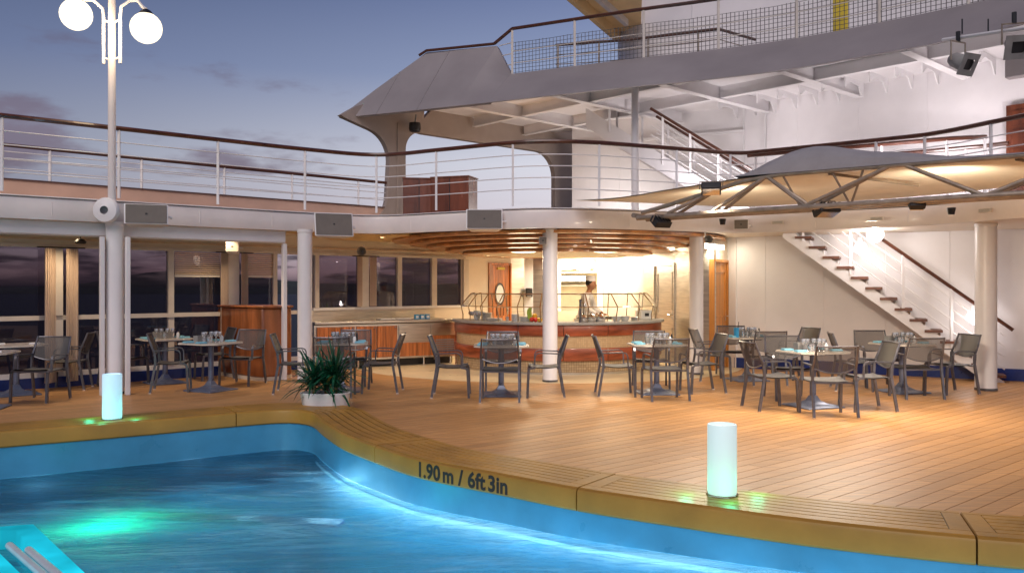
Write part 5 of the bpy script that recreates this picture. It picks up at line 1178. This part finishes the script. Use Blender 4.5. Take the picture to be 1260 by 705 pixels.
# x, y, heading (direction the sitter faces, degrees from +x), table, side
CH = [(-6.62,11.95,265,'L1','far side, its back to the windows'),(-6.95,13.35,195,'L2','right side, in front of the curtains'),(-8.0,12.2,20,'L2','left side'),
 (-6.28,13.85,-20,'A2','left side, mostly hidden by the column'),(-5.18,14.75,215,'A2','right side, close to the windows'),
 (-5.2,13.1,18,'A','left side, seen from behind at an angle'),(-4.42,13.95,255,'A','far side, in front of the host stand'),
 (-2.58,12.42,92,'B','near side, its back behind the plant leaves'),(-2.0,13.0,180,'B','right side'),(-3.28,12.95,8,'B','left side, beside the column'),(-2.6,13.85,268,'B','far side'),
 (-.86,12.5,2,'C','left side'),(-.16,11.98,90,'C','near side, its back to the camera'),(.46,12.5,178,'C','right side, in front of the white column'),(-.14,13.28,270,'C','far side, behind the glasses'),
 (1.55,12.6,0,'D','left side'),(2.16,12.1,99,'D','near side, its back to the camera'),(2.86,12.95,188,'D','right side'),(2.2,13.5,268,'D','far side, behind the glasses'),
 (3.43,14.6,3,'E','left side, before the pine door'),(4.15,14.0,92,'E','near side, its back to the camera'),(4.92,14.85,200,'E','right side, only its back showing'),(4.0,15.3,268,'E','far side, behind the glasses'),
 (3.40,11.16,10,'F','left side, angled towards the camera'),(3.92,10.62,92,'F','near side, the largest chair, back to the camera'),(4.60,11.12,182,'F','right side'),(3.95,12.15,272,'F','far side'),
 (5.30,13.25,-12,'G','left side'),(5.80,12.28,90,'G','near side, its back to the camera'),(6.58,12.85,190,'G','right side, beside the stairs'),(5.85,13.65,270,'G','far side, under the stairs')]
def chair_label(k, side):
    w_ = ('grey mesh armchair '+side.split(',')[0].replace('left side','on the left').replace('right side','on the right').replace('far side','on the far side').replace('near side','on the near side')+' of the table '+near(k)).split()
    return ' '.join(w_[:16])
for x, y, hd, k, side in CH:
    place(cproto, (x, y, 0), math.radians(hd-90+random.uniform(-2,2)), chair_label(k, side), 'grey mesh armchairs at the dining tables', first); first = False
# table settings
def shaker(loc, label, dark=False):
    t = thing('pepper_mill' if dark else 'salt_cellar', label, 'pepper mill' if dark else 'salt cellar', loc)
    MB().lathe([(0,0),(.020,0),(.021,.01),(.015,.05),(.018,.10),(.014,.12),(0,.12)] if dark else [(0,0),(.024,0),(.026,.06),(.018,.09),(0,.09)], loc, 12).build('body', 'plastic_dark' if dark else 'porcelain', t)
    MB().sphere((loc[0],loc[1],loc[2]+(.13 if dark else .095)), .014 if dark else .017, 8).build('cap', 'plastic_dark' if dark else 'chrome', t)
ZT = .7425
ORD = ['first','second','third','fourth','fifth','sixth','seventh','eighth','ninth','tenth']
for k, (p, rz, d, s_) in T.items():
    R_ = Matrix.Rotation(math.radians(rz), 2); W_ = lambda x, y: tuple(Vector(p)+R_ @ Vector((x, y)))
    gl_ = 'glasses on the table '+s_
    if k not in ('L1','L2'):
        sp = [(-.13,.02),(-.06,.05),(.0,.0),(.06,.06),(.12,.01),(-.10,-.07),(.03,-.08),(.10,-.07),(-.02,.12),(.17,.07)]
        use = sp if k != 'A2' else sp[:5]; ps = []
        for i, (x, y) in enumerate(use): q = W_(x+random.uniform(-.01,.01), y); ps.append((q[0]/q[1], q, 'wine' if i % 3 != 2 else 'tumbler'))
        ps.sort(); cnt_ = {'wine': 0, 'tumbler': 0}; tot = {a: sum(1 for z_ in ps if z_[2] == a) for a in cnt_}
        for _, q, kd in ps:
            i = cnt_[kd]; cnt_[kd] += 1; od = 'leftmost' if i == 0 else 'rightmost' if i == tot[kd]-1 else ORD[i]
            glass('wine_glass' if kd == 'wine' else 'tumbler', (*q, ZT), kd, od+(' stemmed glass' if kd == 'wine' else ' short tumbler')+('' if od.endswith('most') else ' from the left')+' on the table '+s_, gl_)
        shaker((*W_(.2,-.02), ZT), 'white salt cellar beside the glasses on the table '+s_)
        shaker((*W_(.235,.03), ZT), 'dark pepper mill beside the glasses on the table '+s_, True)
        bx_ = thing('menu_box', 'dark cutlery box behind the glasses on the table '+s_, 'cutlery box', (*W_(.02,.19), ZT), math.radians(rz)); 
        for x, y, a, b in ((0,.045,.30,.006),(0,-.045,.30,.006),(-.147,0,.006,.084),(.147,0,.006,.084)): MB().box((x,y,.05), (a,b,.10)).build('side_panel', 'plastic_grey', bx_, world=False)
        MB().box((0,0,.004), (.286,.082,.006)).build('bottom_panel', 'plastic_grey', bx_, world=False)
    nsp = [(-.28,-.10),(.28,-.12),(-.26,.2),(.29,.18)] if k not in ('L1','L2') else [(.22,-.1),(-.2,.1)]
    for i, (x, y) in enumerate(nsp):
        n_ = thing('folded_napkin', ('blue' if k not in ('L1','L2') else 'white')+' napkin at the '+('near left','near right','far left','far right')[i]+' of the table '+s_, 'napkin', (*W_(x, y), ZT), math.radians(rz+random.uniform(-20,20)))
        MB().box((0,0,.006), (.15,.10,.012)).build('lower_fold', 'napkin' if k not in ('L1','L2') else 'porcelain', n_, world=False, bevel=.003); MB().box((.004,.002,.018), (.135,.09,.012)).build('upper_fold', 'napkin' if k not in ('L1','L2') else 'porcelain', n_, world=False, bevel=.003)
bk_ = thing('bucket', 'blue cup with a pen standing on the table near the pine door', 'cup', (3.80,14.45,ZT)); MB().lathe([(0,0),(.04,0),(.047,.16),(.044,.16),(.038,.006),(0,.006)], bk_.location, 16).build('cup', 'blue_plastic', bk_); MB().tube([(3.81,14.45,ZT+.02),(3.84,14.45,ZT+.26)], .006, 6).build('pen', 'plastic_dark', bk_)

# ================================================================== COOK
ck = thing('person', 'cook in white jacket and cap bending over the bar, looking down at his hands', 'person', (1.42,17.0,0))
def skinned(name, pts, edges, rad, mat, sub=2):
    me = bpy.data.meshes.new(name); me.from_pydata(pts, edges, []); o_ = bpy.data.objects.new(name, me); COL.objects.link(o_); o_.parent = ck
    o_.modifiers.new('skin', 'SKIN'); 
    if not me.skin_vertices: 
        me.skin_vertices if False else None
    lay = me.skin_vertices[0].data if me.skin_vertices else None
    if lay is None:
        bpy.context.view_layer.objects.active = o_; bpy.ops.mesh.customdata_skin_add(); lay = me.skin_vertices[0].data
    for v, r in zip(lay, rad): v.radius = r if isinstance(r, tuple) else (r, r)
    lay[0].use_root = True
    s_ = o_.modifiers.new('sub', 'SUBSURF'); s_.levels = sub; s_.render_levels = sub
    me.materials.append(MATS[mat]); 
    for p in me.polygons: p.use_smooth = True
    o_.modifiers['skin'].use_smooth_shade = True
    return o_
# faces +x and a little towards the camera; lean forward
bp_ = [(0,0,.95),(.02,0,1.12),(.06,0,1.30),(.10,0,1.43),(.12,0,1.50),(.145,0,1.56),(.165,0,1.63),(.155,0,1.70),
 (.09,.19,1.39),(.16,.24,1.16),(.36,.16,1.06),(.10,-.19,1.39),(.17,-.26,1.15),(.37,-.22,1.04),
 (0,.10,.88),(.02,.11,.48),(-.02,.11,.08),(.12,.12,.04),(0,-.10,.88),(.02,-.11,.48),(-.02,-.11,.08),(.12,-.12,.04)]
be_ = [(0,1),(1,2),(2,3),(3,4),(4,5),(5,6),(6,7),(3,8),(8,9),(9,10),(3,11),(11,12),(12,13),(0,14),(14,15),(15,16),(16,17),(0,18),(18,19),(19,20),(20,21)]
br_ = [(.14,.10),(.125,.09),(.14,.10),(.10,.08),.052,(.07,.06),(.085,.075),(.07,.065),.055,.042,.030,.055,.042,.030,.085,.055,.042,.035,.085,.055,.042,.035]
body = skinned('body', bp_, be_, br_, 'skin')
jk = skinned('jacket', [bp_[i] for i in (0,1,2,3)]+[bp_[8],bp_[9],(.33,.172,1.072)]+[bp_[11],bp_[12],(.34,-.225,1.052)]+[(.11,0,1.465),(0,0,.80)], [(0,1),(1,2),(2,3),(3,4),(4,5),(5,6),(3,7),(7,8),(8,9),(3,10),(0,11)], [(.175,.13),(.155,.115),(.17,.125),(.115,.095),.075,.062,.050,.075,.062,.050,.062,(.18,.14)], 'chef_cloth')
tr2 = skinned('trousers', [(0,0,.93),(0,.10,.86),(.02,.11,.48),(-.02,.11,.12),(0,-.10,.86),(.02,-.11,.48),(-.02,-.11,.12)], [(0,1),(1,2),(2,3),(0,4),(4,5),(5,6)], [.14,.10,.072,.065,.10,.072,.065], 'chef_cloth')
for s_ in (1,-1):
    w0 = V(.37,.15,1.055) if s_ > 0 else V(.38,-.22,1.035)
    for f in range(4):
        y_ = (f-1.5)*.019; l_ = (.072,.082,.078,.062)[f]; skinned('finger', [tuple(w0+V(0,y_*.6,0)), tuple(w0+V(.05,y_,-.005)), tuple(w0+V(.05+l_*.5,y_,-.02)), tuple(w0+V(.05+l_*.75,y_,-.05))], [(0,1),(1,2),(2,3)], [.017,.012,.009,.007], 'skin', 1)
    skinned('thumb', [tuple(w0+V(.01,-.02*s_,0)), tuple(w0+V(.035,-.045*s_,-.01)), tuple(w0+V(.07,-.045*s_,-.03))], [(0,1),(1,2)], [.014,.011,.008], 'skin', 1)
hz = Vector((.165,0,1.645))
def hp_(d): return hz+Vector(d)
def pk(m_, name, mat): 
    o_ = m_.build(name, mat, ck, world=False); return o_
pk(MB().sphere(hp_((.0,0,.0)), .102, 20, (.98,.80,1.18)), 'head', 'skin')
pk(MB().sphere(hp_((-.022,0,.035)), .103, 20, (.92,.87,1.02)), 'hair', 'hair')
pk(MB().lathe([(.094,0),(.100,.095),(.092,.107),(.03,.098),(0,.10)], tuple(hp_((-.012,0,.06))), 22, sx=1.02, sy=.90), 'cap', 'chef_cloth')
pk(MB().tube([hp_((.088,0,.005)), hp_((.112,0,-.028)), hp_((.098,0,-.04))], [.008,.014,.010], 8), 'nose', 'skin')
for s_ in (-1,1):
    pk(MB().sphere(hp_((.082,.034*s_,.005)), .010, 8), 'eye', 'eye'); pk(MB().sphere(hp_((.0,.083*s_,-.01)), .022, 8, (.7,.35,1.2)), 'ear', 'skin'); pk(MB().tube([hp_((.084,.018*s_,.028)), hp_((.080,.05*s_,.026))], .005, 5), 'eyebrow', 'hair')
pk(MB().tube([hp_((.090,-.022,-.065)), hp_((.097,0,-.067)), hp_((.090,.022,-.065))], .006, 6), 'mouth', 'eye')
ck.rotation_euler = (0,0,math.radians(-22))
# pan he works over
pn_ = thing('pan', 'steel pan held over the counter by the cook', 'pan', (1.90,16.72,.96)); MB().lathe([(0,0),(.11,0),(.13,.05),(.127,.05),(.108,.006),(0,.006)], pn_.location, 18).build('bowl', 'aluminium', pn_); MB().tube([pn_.location+V(-.12,.04,.045), pn_.location+V(-.26,.12,.07)], .010, 6).build('handle', 'plastic_dark', pn_)
# apron board
